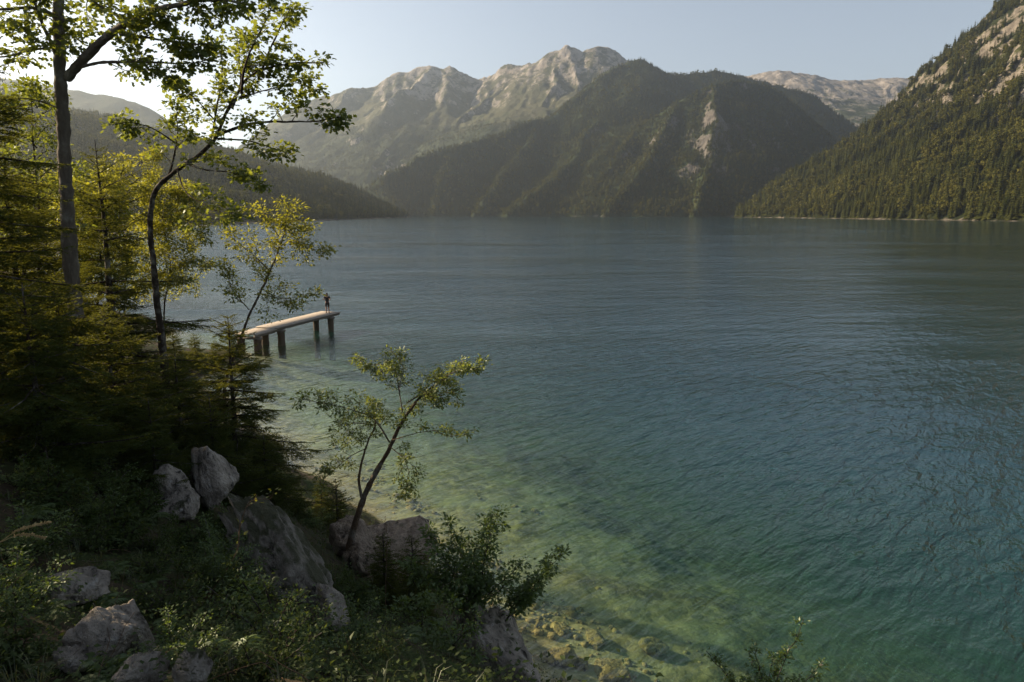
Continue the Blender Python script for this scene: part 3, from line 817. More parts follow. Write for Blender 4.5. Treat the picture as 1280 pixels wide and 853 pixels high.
# ---- spruce: whorled boughs with flat sprays of real needles
def spruce_parts(seed, H, R, whorl=0.22, per=6, droop=0.25, needle=0.034, nstep=0.015, bare=0.04, tw_gap=0.06, sparse=0.0, asc=0.35, nw=0.0055):
    rg = np.random.default_rng(seed)
    tr = Acc(); wd = Acc()
    zz = np.linspace(0, H, 14)
    wob = np.cumsum(rg.normal(size=(14, 2)) * 0.012 * H / 6, 0)
    tp = np.stack([wob[:, 0], wob[:, 1], zz], -1)
    r_base = 0.018 * H + 0.012
    tr.add(*tube(tp, np.linspace(r_base, 0.006, 14), 8))
    segA = []; segB = []; segU = []
    z = bare * H + 0.05
    while z < H * 0.985:
        t = z / H
        ctr = np.array([np.interp(z, zz, tp[:, 0]), np.interp(z, zz, tp[:, 1]), z])
        a0 = rg.uniform(0, 6.28)
        nb = max(3, int(per * (1 - 0.4 * t)))
        for k in range(nb):
            if rg.uniform() < sparse: continue
            a = a0 + 6.283 * k / nb + rg.uniform(-.3, .3)
            L = R * ((1 - t) ** 0.8 * (0.55 + 0.45 * min(1, t / 0.12))) * rg.uniform(0.42, 1.28) + 0.07
            el = asc * (t - 0.35) * 2 + rg.uniform(-.22, .22)
            n = max(4, int(L / 0.16) + 2)
            q = np.linspace(0, 1, n)
            hz = L * q; vz = np.tan(np.clip(el, -.7, 1.0)) * L * q - droop * L * (q ** 1.4) * (1 - t) + 0.16 * L * q ** 3 * (1 - t)
            side = np.array((-math.sin(a), math.cos(a), 0)); out = np.array((math.cos(a), math.sin(a), 0))
            P = ctr + hz[:, None] * out + vz[:, None] * np.array((0, 0, 1.0)) + (rg.normal(size=n).cumsum() * 0.015)[:, None] * side
            wd.add(*tube(P, np.linspace(0.006 + 0.011 * L, 0.002, n), 4))
            T = unit(np.gradient(P, axis=0))
            segA.append(P[:-1]); segB.append(P[1:]); segU.append(np.repeat(np.cross(T[:-1], side[None]), 1, 0))
            dd = np.arange(max(0.10 * L, 0.05), L, tw_gap)
            for sgn in (-1, 1):
                f = dd / L * (n - 1); i = np.clip(f.astype(int), 0, n - 2); fr = (f - i)[:, None]
                p0 = P[i] * (1 - fr) + P[i + 1] * fr
                m = len(dd)
                tl = (0.46 * (L - dd) * (1 - 0.25 * rg.uniform(size=m)) + 0.05); tl = np.minimum(tl, 0.16 + 0.24 * L)
                dr = unit(T[i] * 0.75 + sgn * side + np.array((0, 0, -0.26)) + rg.normal(size=(m, 3)) * 0.20)
                p1 = p0 + dr * (tl * 0.55)[:, None]; dr2 = unit(dr + T[i] * 0.25 + np.array((0, 0, -0.30)))
                p2 = p1 + dr2 * (tl * 0.45)[:, None]
                u = np.tile(np.array((0, 0, 1.0)), (m, 1))
                segA += [p0, p1]; segB += [p1, p2]; segU += [u, u]
                # tertiary sprays on the longer twigs
                lg = tl > 0.16
                if lg.any():
                    for s2 in (-1, 1):
                        for fq in (0.35, 0.62, 0.85):
                            q0 = p0[lg] + dr[lg] * (tl[lg] * fq)[:, None]
                            sd = unit(np.cross(dr[lg], u[lg])) * s2
                            q1 = q0 + unit(dr[lg] * 0.8 + sd + np.array((0, 0, -.12))) * (tl[lg] * (0.34 - 0.2 * fq + 0.06))[:, None]
                            segA.append(q0); segB.append(q1); segU.append(u[lg])
        z += whorl * (1 - 0.45 * t) * rg.uniform(0.75, 1.25)
    A = np.concatenate(segA); B = np.concatenate(segB); U = np.concatenate(segU)
    Ls = np.linalg.norm(B - A, axis=1)
    cnt = np.maximum(2, (Ls / nstep * 2).astype(int))
    idx = np.repeat(np.arange(len(A)), cnt)
    fr = rg.uniform(0, 1, len(idx))[:, None]
    D = unit(B - A)[idx]; Un = U[idx]
    sd = unit(np.cross(D, Un)) * np.where(rg.uniform(size=len(idx)) < 0.5, -1, 1)[:, None]
    base = A[idx] + (B - A)[idx] * fr
    dr = unit(D * 0.75 + sd * rg.uniform(0.3, 1.0, len(idx))[:, None] + Un * rg.uniform(-0.15, 0.65, len(idx))[:, None])
    ln = needle * rg.uniform(0.7, 1.2, len(idx))[:, None]
    ww = unit(np.cross(dr, rg.normal(size=dr.shape))) * nw
    V = np.stack([base - ww, base + ww, base + dr * ln], 1).reshape(-1, 3)
    return tr, wd, V, np.arange(len(V)).reshape(-1, 3)
def spruce(name, label, loc, seed, H, R, group=None, rot=0.0, lean=(0, 0), mat=None, **kw):
    root = thing(name, label, 'tree', loc, group)
    root.rotation_euler = (lean[0], lean[1], rot)
    tr, wd, V, Fc = spruce_parts(seed, H, R, **kw)
    tr.build('trunk', M_BARKD, root, True)
    tag(wd.build('boughs', M_BARKD, root), kind='stuff')
    tag(mesh_np('needles', V, Fc, mat or M_NEEDLE, root), kind='stuff')
    return root
def copy_thing(o, label, loc, rot=0.0, scale=1.0):
    c = link(o.copy()); c.location = loc; c.rotation_euler = (o.rotation_euler[0], o.rotation_euler[1], rot); c['label'] = label
    c.scale = (scale,) * 3 if not hasattr(scale, '__len__') else scale
    for ch in list(o.children):
        d = link(ch.copy(), c)
        d.matrix_parent_inverse = ch.matrix_parent_inverse
    return c
def on_bank(x, y, dz=0.0):
    return (x, y, float(bank_h(x, y)) + dz)
def hit(px, py, y0=2.5, y1=70.0):
    """Where the view through a pixel meets the bank or its bed."""
    Ys = np.concatenate([np.arange(y0, 24, 0.05), np.arange(24, y1, 0.25)])
    P = np.array([W(px, py, y) for y in Ys])
    dz = P[:, 2] - bank_h(P[:, 0], P[:, 1])
    k = np.argmax(dz < 0) if (dz < 0).any() else len(Ys) - 1
    return P[k]
# ---------------------------------------------------------------- rocks
def rock_mat(name, lo, hi, warm=0.0, moss=0.5):
    b = NB(name)
    co = b.coord('Object')
    geo = b.n('ShaderNodeNewGeometry')
    n1 = b.noise(co, 2.2, 6, 0.62); n2 = b.noise(co, 9.0, 6, 0.7); n3 = b.noise(b.coord('Object', (6, 6, 2.0), (0.4, 0.3, 0)), 1.0, 6, 0.7, 0.6)
    c = b.mix(b.ramp(b.math('ADD', b.math('MULTIPLY', n1, 0.5), b.math('MULTIPLY', n3, 0.5)), [(0.36, 0.0), (0.62, 1.0)]), lo, hi)
    crack = b.ramp(n3, [(0.36, 1.0), (0.44, 0.0)])
    c = b.mix(b.math('MULTIPLY', crack, 0.9), c, (0.030, 0.026, 0.022))
    c = b.mix(b.ramp(n2, [(0.56, 0.0), (0.72, 0.55)]), c, tuple(min(0.6, x * 1.6) for x in hi))
    nz = b.n('ShaderNodeSeparateXYZ', {'Vector': geo.outputs['Normal']}).outputs['Z']
    mk = b.ramp(b.math('ADD', b.math('MULTIPLY', nz, 0.38), b.math('MULTIPLY', n1, 0.85)), [(0.80 - 0.3 * moss, 0.0), (0.92 - 0.3 * moss, 0.85)])
    c = b.mix(mk, c, b.mix(n2, (0.016, 0.022, 0.007), (0.05, 0.058, 0.018)))
    h = b.math('ADD', b.math('ADD', n2, b.math('MULTIPLY', n1, 0.8)), b.math('MULTIPLY', n3, 1.4))
    return b.bsdf(c, 0.92, b.bump(h, 1.0, 0.09), 0.2)
M_LIME = rock_mat('grey_limestone', (0.12, 0.105, 0.09), (0.52, 0.46, 0.39), moss=0.25)
M_LIMEW = rock_mat('warm_limestone', (0.16, 0.12, 0.09), (0.42, 0.34, 0.27), moss=0.0)
M_LIMEM = rock_mat('mossy_limestone', (0.10, 0.09, 0.075), (0.42, 0.38, 0.33), moss=0.75)
M_WET = rock_mat('sunken_stone', (0.15, 0.12, 0.05), (0.44, 0.34, 0.165), moss=-0.6)

import bmesh
def ico(sub):
    bm = bmesh.new(); bmesh.ops.create_icosphere(bm, subdivisions=sub, radius=1.0)
    V = np.array([v.co[:] for v in bm.verts]); Fc = np.array([[v.index for v in f.verts] for f in bm.faces])
    bm.free(); return V, Fc
ICO = {k: ico(k) for k in (1, 2, 4, 5)}
def noise3(P, f, seed):
    return (fbm(P[:, 0] * f + seed, P[:, 1] * f - seed + P[:, 2] * f * 0.7, 4) + fbm(P[:, 1] * f + 3.1 * seed, P[:, 2] * f + P[:, 0] * f * 0.6, 4)) * 0.5
def rock_shape(seed, size, sub=5, facets=13, sharp=22.0, rough=0.085, cut=(0.62, 0.95)):
    rg = np.random.default_rng(seed)
    V, Fc = ICO[sub]
    N = unit(rg.normal(size=(facets, 3))); D = rg.uniform(*cut, facets)
    q = np.maximum(V @ N.T, 0.0) / D
    r = 1.0 / (np.sum(q ** sharp, 1) ** (1 / sharp) + 1e-3)
    r = np.minimum(r, 1.25)
    P = V * r[:, None]
    # fractured blocks: each cell stands a little in or out, joints between cells cut in
    C = unit(rg.normal(size=(9, 3))) * rg.uniform(0.5, 1.0, (9, 1))
    Pw = P + 0.16 * np.stack([noise3(P, 2.3, seed + 1.0), noise3(P, 2.3, seed + 5.0), noise3(P, 2.3, seed + 9.0)], -1)
    dd = np.linalg.norm(Pw[:, None] - C[None], axis=2)
    srt = np.sort(dd, 1); cell = rg.uniform(-0.07, 0.05, 9)[np.argmin(dd, 1)]
    gap = srt[:, 1] - srt[:, 0]
    P = P * (1 + cell * sstep(0.0, 0.05, gap) - 0.085 * np.exp(-(gap / 0.035) ** 2))[:, None]
    n = noise3(P, 1.6, seed * 0.37) * 2.0 * rough + noise3(P, 5.5, seed * 0.77) * 1.5 * rough + noise3(P, 12.0, seed * 0.4) * 0.6 * rough - np.abs(noise3(P, 2.6, seed * 1.3)) * 1.6 * rough
    P = P * (1 + n)[:, None]
    return P * np.asarray(size), Fc
STONES = []
def rock(name, label, px, py, wpx, hpx, mat, seed, deep=1.0, rot=0.0, tilt=0.0, group=None, sink=0.25, dist=None, sub=5, **kw):
    """A rock whose foot stands where the pixel's view meets the bank; its size comes from its width there."""
    p = hit(px, py) if dist is None else W(px, py, dist)
    d = pix(p)[2]
    w = wpx / F * d / 2; h = hpx / F * d / 2
    V, Fc = rock_shape(seed, (w, w * deep, h), sub, **kw)
    M = Matrix.Rotation(tilt, 3, 'Y') @ Matrix.Rotation(rot, 3, 'Z')
    V = V @ np.array(M.transposed())
    o = mesh_np(name, V, Fc, mat, smooth=True)
    o.location = (p[0], p[1] + w * deep * 0.35, p[2] + h * (1 - sink))
    tag(o, label, 'rock', group)
    STONES.append((o.location[0], o.location[1], w * 1.05))
    return o
rock('boulder', 'tall grey boulder with a rounded top, right half of the cracked trio on the slope', 262, 640, 66, 86, M_LIME, 11, 0.9, 0.3, 0.30, sink=0.1)
rock('boulder', 'small round boulder at upper left of the cracked trio on the slope', 214, 628, 44, 46, M_LIME, 12, 0.9, 0.1, -0.2, sink=0.1)
rock('boulder', 'small wedge boulder lying lowest in the cracked trio on the slope', 226, 650, 50, 42, M_LIME, 13, 0.9, 0.8, 0.1, sink=0.12)
V, Fc = rock_shape(14, (0.62, 0.55, 1.38), 5, facets=20, rough=0.12)
Mr = Vector((-0.60, 0.30, 0.72)).to_track_quat('Z', 'Y').to_matrix() @ Matrix.Rotation(0.7, 3, 'Z')
o = mesh_np('boulder', V @ np.array(Mr.transposed()), Fc, M_LIMEM, smooth=True)
o.location = W(362, 716, 8.1)
tag(o, 'long mossy outcrop sloping down through the undergrowth towards the shore', 'rock')
rock('boulder', 'bare pale block sticking out below the long mossy outcrop', 416, 792, 46, 72, M_LIME, 15, 0.8, 0.2, -0.3, sink=0.15)
rock('stone', 'low jagged grey stone above the other stones in the bottom left corner', 90, 757, 84, 52, M_LIME, 16, 0.7, 0.2, 0.15, sink=0.15)
rock('stone', 'broad grey stone in the middle of the cracked stones at bottom left', 122, 838, 86, 84, M_LIME, 17, 0.8, 0.6, 0.1, sink=0.12)
rock('stone', 'upright narrow stone leaning against the broad stone at bottom left', 164, 826, 50, 92, M_LIME, 18, 0.8, 0.1, -0.35, sink=0.1)
rock('stone', 'small low stone at the foot of the broad stone at bottom left', 90, 846, 48, 38, M_LIME, 19, 0.8, 0.3, 0.2, sink=0.12)
rock('stone', 'flat stone cut by the lower edge of the view below the upright stone', 172, 868, 66, 52, M_LIME, 20, 0.8, 0.0, 0.0, sink=0.1)
rock('stone', 'rounded dark stone at the lower edge right of the flat stone', 242, 868, 54, 54, M_LIMEM, 21, 0.8, 0.0, 0.0, sink=0.1)
rock('boulder', 'sunlit reddish rock behind the foot of the small leaning tree', 437, 700, 66, 62, M_LIMEW, 22, 1.0, 0.4, 0.1, sink=0.2, facets=18, rough=0.09)
rock('boulder', 'broad angular rock with a flat sunlit top right of the small leaning tree', 486, 726, 98, 84, M_LIMEW, 23, 0.9, 1.1, -0.1, sink=0.2, facets=15, rough=0.07)
rock('boulder', 'small sunlit orange block in front of the broad angular rock', 452, 722, 44, 44, M_LIMEW, 24, 0.8, 0.4, 0.2, sink=0.15, facets=16, rough=0.08)
p_big = W(612, 835, 10.9)
V, Fc = rock_shape(25, (0.92, 1.0, 2.0), 5, facets=20, rough=0.13)
o = mesh_np('boulder', V, Fc, M_LIME, smooth=True); o.location = (p_big[0] + 0.10, 10.9, 2.55); o.rotation_euler = (0.05, -0.22, 0.5)
tag(o, 'big grey cliff boulder dropping into the water beside the green shrub', 'rock')

# stones under the clear water
for i, (px, py, w, lab) in enumerate([
        (694, 826, 44, 'flat golden stone lying under water closest to the cliff boulder'),
        (727, 834, 30, 'small round golden stone under water right of the flat one'),
        (713, 766, 26, 'lone pale stone under water straight out from the cliff boulder'),
        (764, 842, 52, 'broad golden stone under water at the lower edge'),
        (742, 800, 36, 'greenish lumpy stone under water amid the shallows'),
        (815, 812, 44, 'wide greenish stone farthest out in the stony shallows'),
        (700, 790, 30, 'pale angular stone under water between the flat stone and the lone one')]):
    p = hit(px, py); d = pix(p)[2]; s = w / F * d / 2
    V, Fc = rock_shape(200 + i, (s, s * 0.8, s * 0.55), 4, facets=14)
    o = mesh_np('sunken_stone', V, Fc, M_WET, smooth=True); o.location = (p[0], p[1], p[2] + s * 0.15); o.rotation_euler = (0, 0, i * 1.3)
    tag(o, lab, 'stone', 'sunken stones by the shore')
acc = Acc(); rg = np.random.default_rng(31)
n = 15000
x = rg.uniform(-9, 15, n); y = rg.uniform(9, 34, n); z = bank_h(x, y)
ok = (z < -0.05) & (z > -1.7) & (fbm(x / 2.5, y / 2.5, 2) + rg.uniform(-.3, .3, n) > 0.0 + 0.30 * sstep(-0.6, -1.3, z) + 0.35 * sstep(17, 23, y))
V0, F0 = ICO[1]
for a, c, e in zip(x[ok], y[ok], z[ok]):
    s = min(0.04 + rg.gamma(1.6, 0.032), 0.26)
    P = V0 * (1 + rg.normal(size=(len(V0), 1)) * 0.13) * np.array((s, s * rg.uniform(.7, 1.1), s * 0.55))
    t = rg.uniform(0, 6.28); P = P @ np.array(((math.cos(t), math.sin(t), 0), (-math.sin(t), math.cos(t), 0), (0, 0, 1)))
    acc.add(P + (a, c, e), F0)
o = acc.build('pebbles', M_WET, smooth=True)
tag(o, 'golden and green pebbles covering the bed of the shallows', kind='stuff')
# ---------------------------------------------------------------- trees on the near bank
big_leaf = dict(leaf=0.09, nleaf=10, rad=0.12, lobed=True, gap=0.19, blen=0.66, flat=0.6, first=0.2)
tA = root_on_bank(PX((103, 450, 13.4), (96, 400, 13.35), (89, 330, 13.3), (86, 250, 13.2), (84, 170, 13.1), (82, 100, 13.0), (83, 50, 13.0), (85, 0, 13.0), (86, -120, 13.0), (84, -260, 13.1), (80, -380, 13.2)))
limb_tree('broadleaf_tree', 'tall grey trunked tree at the left rising out of the top of the view', tA, 0.155, 0.045, [
    (PX((84, 98, 13.0), (105, 74, 12.8), (140, 42, 12.5), (190, 16, 12.1), (250, 6, 11.8), (310, 8, 11.5)), 0.085, 0.02, dict(first=0.35)),
    (PX((101, 84, 12.85), (131, 78, 12.7), (175, 79, 12.5), (218, 83, 12.3), (262, 80, 12.2)), 0.032, 0.008, dict(blen=0.5)),
    (PX((150, 43, 12.5), (185, 48, 12.3), (225, 56, 12.0), (262, 57, 11.9)), 0.03, 0.008, dict(blen=0.5)),
    (PX((74, 95, 13.0), (69, 66, 12.9), (58, 42, 12.8), (47, 12, 12.7), (38, -20, 12.6)), 0.045, 0.015),
    (PX((72, 88, 13.0), (69, 58, 13.1), (73, 38, 13.2), (70, 8, 13.4)), 0.03, 0.01),
    (PX((82, 60, 13.0), (45, 62, 12.6), (10, 72, 12.3), (-30, 80, 12.0)), 0.03, 0.01, dict(blen=0.55)),
    (PX((83, 28, 13.0), (50, 12, 12.7), (10, 12, 12.4), (-40, 20, 12.1)), 0.04, 0.01),
    (PX((85, -20, 13.0), (130, -30, 12.6), (190, -28, 12.2), (260, -18, 12.0), (330, -10, 11.9)), 0.06, 0.012),
    (PX((85, -60, 13.0), (150, -90, 13.4), (230, -110, 13.8), (300, -100, 14)), 0.06, 0.015),
    (PX((85, -70, 13.0), (30, -110, 12.5), (-40, -140, 12.2)), 0.06, 0.015),
    (PX((85, -20, 13.0), (105, -6, 13.6), (135, 12, 14.2), (165, 28, 14.6)), 0.035, 0.01),
    (PX((83, 140, 13.1), (55, 128, 12.9), (30, 122, 12.7), (5, 130, 12.5)), 0.018, 0.006, dict(blen=0.4)),
    (PX((84, -150, 13.0), (140, -210, 12.6), (200, -250, 12.3)), 0.05, 0.012),
    (PX((84, -220, 13.0), (20, -280, 13.4), (-30, -320, 13.5)), 0.05, 0.012)],
    M_BARK, M_MAPLE, 101, trunk_leaf=dict(first=0.80, gap=0.5), **big_leaf)

tB = root_on_bank(PX((194, 335, 15.2), (191, 295, 15.2), (193, 258, 15.1), (201, 234, 15.0), (230, 207, 14.9), (262, 183, 14.8), (280, 160, 14.7), (291, 135, 14.6), (306, 111, 14.5), (326, 92, 14.4), (348, 83, 14.3), (382, 79, 14.2), (418, 74, 14.1)))
mid_leaf = dict(leaf=0.088, nleaf=9, rad=0.11, lobed=True, gap=0.18, blen=0.56, flat=0.6, first=0.25)
limb_tree('broadleaf_tree', 'slender tree with a dark trunk bending out over the lake', tB, 0.10, 0.012, [
    (PX((277, 167, 14.75), (310, 156, 14.5), (345, 151, 14.3), (388, 150, 14.1), (428, 142, 13.9)), 0.035, 0.008, dict(blen=0.62, gap=0.22)),
    (PX((272, 174, 14.75), (308, 176, 14.9), (340, 186, 15.0), (366, 194, 15.1)), 0.022, 0.006, dict(first=0.4, blen=0.45)),
    (PX((290, 136, 14.6), (301, 106, 14.8), (300, 78, 15.0), (296, 45, 15.1)), 0.028, 0.008),
    (PX((302, 117, 14.5), (306, 88, 14.2), (320, 52, 14.0), (338, 20, 13.9), (352, -8, 13.8)), 0.03, 0.008),
    (PX((326, 92, 14.4), (336, 66, 14.5), (350, 34, 14.6), (366, 4, 14.7)), 0.026, 0.007, dict(first=0.35)),
    (PX((264, 182, 14.8), (269, 140, 15.1), (273, 95, 15.3), (268, 60, 15.4)), 0.028, 0.008, dict(blen=0.6)),
    (PX((268, 150, 15.0), (240, 120, 14.7), (215, 105, 14.5)), 0.016, 0.006, dict(blen=0.55)),
    (PX((207, 228, 15.0), (216, 205, 15.2), (221, 170, 15.4), (219, 135, 15.5)), 0.028, 0.008, dict(blen=0.65, gap=0.2)),
    (PX((218, 178, 15.3), (190, 160, 15.0), (160, 155, 14.8), (135, 160, 14.7)), 0.016, 0.006, dict(blen=0.55, gap=0.2)),
    (PX((233, 205, 14.9), (262, 214, 14.5), (300, 218, 14.2), (332, 232, 14.0)), 0.018, 0.005, dict(first=0.45, blen=0.35)),
    (PX((222, 214, 14.9), (232, 240, 14.5), (258, 258, 14.2), (300, 276, 14.0)), 0.018, 0.005, dict(blen=0.55, gap=0.2)),
    (PX((300, 122, 14.5), (340, 112, 14.9), (376, 106, 15.2), (398, 118, 15.4)), 0.018, 0.006, dict(blen=0.5))],
    M_BARKD, M_MAPLE, 102, trunk_leaf=dict(first=0.62, gap=0.3, blen=0.4), **mid_leaf)

sap = dict(leaf=0.08, nleaf=11, rad=0.11, gap=0.13, blen=0.5, flat=0.7, first=0.1, lift=0.02)
tC = root_on_bank(PX((280, 490, 16.2), (296, 436, 16.1), (308, 398, 16.0), (328, 354, 15.9), (342, 318, 15.8), (352, 282, 15.7), (357, 250, 15.6)))
limb_tree('sapling', 'yellow green sapling leaning over the landing stage', tC, 0.055, 0.01, [
    (PX((344, 312, 15.8), (370, 300, 15.6), (405, 318, 15.4)), 0.012, 0.004),
    (PX((336, 338, 15.8), (310, 312, 15.6), (284, 292, 15.4)), 0.014, 0.004),
    (PX((350, 290, 15.7), (370, 276, 15.9), (392, 284, 16.1)), 0.010, 0.004),
    (PX((322, 366, 15.9), (352, 374, 15.7), (392, 370, 15.5)), 0.012, 0.004),
    (PX((312, 388, 16.0), (290, 360, 16.2), (282, 330, 16.3)), 0.014, 0.004),
    (PX((349, 296, 15.7), (332, 274, 15.5), (316, 258, 15.4)), 0.010, 0.004)],
    M_BARKT, M_SAPL, 103, trunk_leaf=dict(first=0.72), **sap)

for i, (lab, pts, w) in enumerate([
    ('bright yellow sapling lit from behind left of the dark bare stem', [(70, 400, 18.5), (66, 340, 18.4), (60, 270, 18.3), (66, 225, 18.2)], 60),
    ('bright yellow sapling glowing between the tall trunk and the bending tree', [(160, 400, 19), (165, 330, 18.8), (160, 260, 18.6), (170, 200, 18.5)], 70),
    ('low golden sapling at the back between the bending tree and the lake', [(205, 400, 20), (212, 340, 19.8), (206, 280, 19.6), (216, 235, 19.4)], 55),
    ('golden green sapling close behind the tall grey trunk', [(115, 420, 17.5), (120, 350, 17.4), (112, 290, 17.3), (118, 225, 17.2)], 50),
    ('thin leafy sapling before the tall trunk at the far left', [(48, 330, 14.5), (50, 250, 14.4), (46, 180, 14.3), (48, 112, 14.2)], 42)]):
    P = root_on_bank(PX(*pts)); top = pts[-1]; Yt = top[2]
    limbs = []
    rg = np.random.default_rng(400 + i)
    for k in range(14):
        f = 0.15 + 0.8 * k / 13
        a = np.array([np.interp(f, np.linspace(0, 1, len(pts)), [q[j] for q in pts]) for j in range(3)])
        sg = 1 if k % 2 else -1
        ln = w * (1.15 - 0.6 * f) * rg.uniform(0.7, 1.2)
        limbs.append((PX(tuple(a), (a[0] + sg * ln * .5, a[1] - rg.uniform(5, 18), a[2] + rg.uniform(-.5, .5)), (a[0] + sg * ln, a[1] - rg.uniform(-5, 20), a[2] + rg.uniform(-.9, .9))), 0.012, 0.004))
    limb_tree('sapling', lab, P, 0.045, 0.008, limbs, M_BARKD, M_SAPL if i < 4 else M_MAPLE, 410 + i, trunk_leaf=dict(first=0.6), **dict(sap, gap=0.15 if i < 4 else 0.28, nleaf=13 if i < 4 else 8))

small = dict(leaf=0.058, nleaf=11, rad=0.065, gap=0.085, blen=0.42, flat=0.8, first=0.18, lift=0.0, steps=0.08)
pF = hit(432, 703)
YF = pF[1]
tF = np.vstack([[pF[0], pF[1], pF[2] - 0.12], PX((440, 668, YF), (450, 632, YF), (465, 595, YF), (485, 556, YF - .1), (503, 515, YF - .2), (520, 490, YF - .2), (545, 470, YF - .3), (568, 447, YF - .3))])
limb_tree('small_tree', 'small leaning tree with two stems growing from the sunlit rocks', tF, 0.075, 0.008, [
    (PX((452, 622, YF), (449, 596, YF + .1), (459, 556, YF + .2), (471, 530, YF + .2), (463, 500, YF + .2)), 0.03, 0.006, dict(first=0.55, blen=0.3)),
    (PX((487, 553, YF - .1), (468, 524, YF - .3), (440, 512, YF - .5), (412, 505, YF - .7), (380, 500, YF - .9)), 0.018, 0.004),
    (PX((503, 515, YF - .2), (499, 484, YF), (494, 462, YF + .1), (478, 456, YF + .2), (452, 455, YF + .4)), 0.014, 0.004),
    (PX((510, 503, YF - .2), (545, 482, YF - .4), (574, 462, YF - .5), (606, 457, YF - .6)), 0.014, 0.003),
    (PX((499, 484, YF), (505, 460, YF), (490, 437, YF + .2)), 0.009, 0.003),
    (PX((524, 487, YF - .2), (540, 494, YF - .4), (556, 490, YF - .5), (575, 492, YF - .6)), 0.010, 0.003),
    (PX((489, 551, YF - .1), (512, 544, YF - .4), (540, 540, YF - .5), (560, 548, YF - .6), (590, 540, YF - .8)), 0.010, 0.003, dict(first=0.35, gap=.2, blen=.28)),
    (PX((485, 556, YF - .1), (504, 575, YF - .4), (508, 598, YF - .5), (500, 615, YF - .5)), 0.010, 0.003, dict(lift=-0.1)),
    (PX((459, 560, YF + .2), (436, 572, YF), (414, 592, YF - .2), (396, 602, YF - .3)), 0.010, 0.003),
    (PX((470, 532, YF + .2), (440, 530, YF + .5), (420, 545, YF + .7)), 0.010, 0.003)],
    M_BARKT, M_BIRCH, 104, trunk_leaf=dict(first=0.62, blen=0.3, gap=0.12), **small)

# spruces
def at(px, Y):
    x = W(px, 300, Y)[0]
    return on_bank(x, Y, -0.08)
G = 'spruces on the near bank'
def top_to(px, py, Y, loc):
    return W(px, py, Y)[2] - loc[2]
l1 = at(135, 16.0)
s1 = spruce('spruce_tree', 'wide dark spruce spreading level boughs between the tall trunk and the lake', l1, 301, top_to(120, 175, 16.0, l1), 3.1, G, 0.4, whorl=0.32, per=7, droop=0.24, sparse=0.12, nstep=0.021)
l2 = at(272, 13.6)
s2 = spruce('spruce_tree', 'dense dark spruce lower down at the edge of the bank before the water', l2, 302, top_to(296, 395, 13.6, l2), 1.95, G, 1.0, (0, 0.04), whorl=0.24, per=7, droop=0.28)
l3 = at(-28, 9.5)
s3 = spruce('spruce_tree', 'tall dark spruce cut by the left edge of the view', l3, 303, 7.8, 1.9, G, 0.0, whorl=0.26, per=7, droop=0.30, nstep=0.019)
l4 = at(120, 11.0)
s4 = spruce('young_spruce', 'bushy young spruce on the slope under the tall trunk', l4, 304, 2.5, 1.5, G, 0.0, whorl=0.18, per=7, droop=0.12, tw_gap=0.065)
l5 = at(404, 15.6)
s5 = spruce('young_spruce', 'knee high bright young spruce left of the small leaning tree', l5, 305, 1.75, 0.62, G, 0.0, whorl=0.14, per=6, droop=0.05, tw_gap=0.05, nstep=0.014)
for k, (src, lab, px, Y, sc) in enumerate([
    (s4, 'young spruce in deep shade at the left edge of the view', 20, 8.6, 1.0),
    (s4, 'young spruce filling the shade between the trio of boulders and the dense dark spruce', 205, 12.6, 0.85),
    (s4, 'low young spruce just above the trio of boulders', 165, 9.8, 0.6),
    (s3, 'slim spruce standing back against the hill at the far left', 22, 26, 1.05),
    (s2, 'spruce behind the tall trunk at the back of the bank', 62, 16.5, 1.15),
    (s4, 'young spruce at the shore under the yellow green sapling', 300, 14.6, 0.42),
    (s4, 'young spruce at the water edge right of the dense dark spruce', 352, 15.0, 0.34),
    (s5, 'tiny young spruce on the shore between the dense dark spruce and the sunlit reddish rock', 384, 17.2, 0.7),
    (s4, 'broad young spruce behind the long mossy outcrop', 312, 12.4, 0.62),
    (s5, 'waist high young spruce in the shade under the broad angular rock', 505, 12.2, 1.0),
    (s5, 'small young spruce in the dark hollow right of the pale block', 465, 11.4, 0.9),
    (s2, 'narrow spruce crowded against the tall dark spruce at the left edge', 8, 13.5, 1.25),
    (s1, 'big spruce behind the others between the left edge and the tall trunk', 20, 17.5, 0.95),
    (s2, 'spruce with its tip just under the bending dark trunk', 150, 17.5, 1.0),
    (s4, 'spreading young spruce between the tall trunk foot and the left edge', 60, 10.2, 1.0),
    (s4, 'young spruce right above the tall grey boulder of the trio', 245, 11.4, 0.8),
    (s4, 'young spruce on the low point where the landing stage meets the shore', 205, 43, 1.1),
    (s4, 'broad young spruce at the waterline behind the bending dark trunk', 232, 45, 0.9),
    (s4, 'low young spruce on the flat shore left of the landing stage', 258, 46.5, 0.7),
    (s4, 'bushy young spruce standing right at the inner end of the landing stage', 280, 49.2, 0.85),
    (s4, 'young spruce on the crest by the left edge behind the tall dark one', -60, 13.0, 1.2)]):
    copy_thing(src, lab, at(px, Y), 1.1 + 1.7 * k, sc)
# unseen spruces added outside the view, continuing the wood, to shade the near bank
for k, (x, y, sc, src) in enumerate([(-13.5, 6.5, 1.25, s3), (-11.5, 2.5, 1.1, s3), (-19, 3.0, 1.3, s3), (-9.0, -1.0, 1.1, s3), (-8.2, 5.3, 0.85, s3), (-11.0, 8.6, 1.05, s3)]):
    copy_thing(src, 'tall unseen spruce added beyond the left edge of the view to shade the bank', on_bank(x, y, -0.1), 0.9 * k, sc)
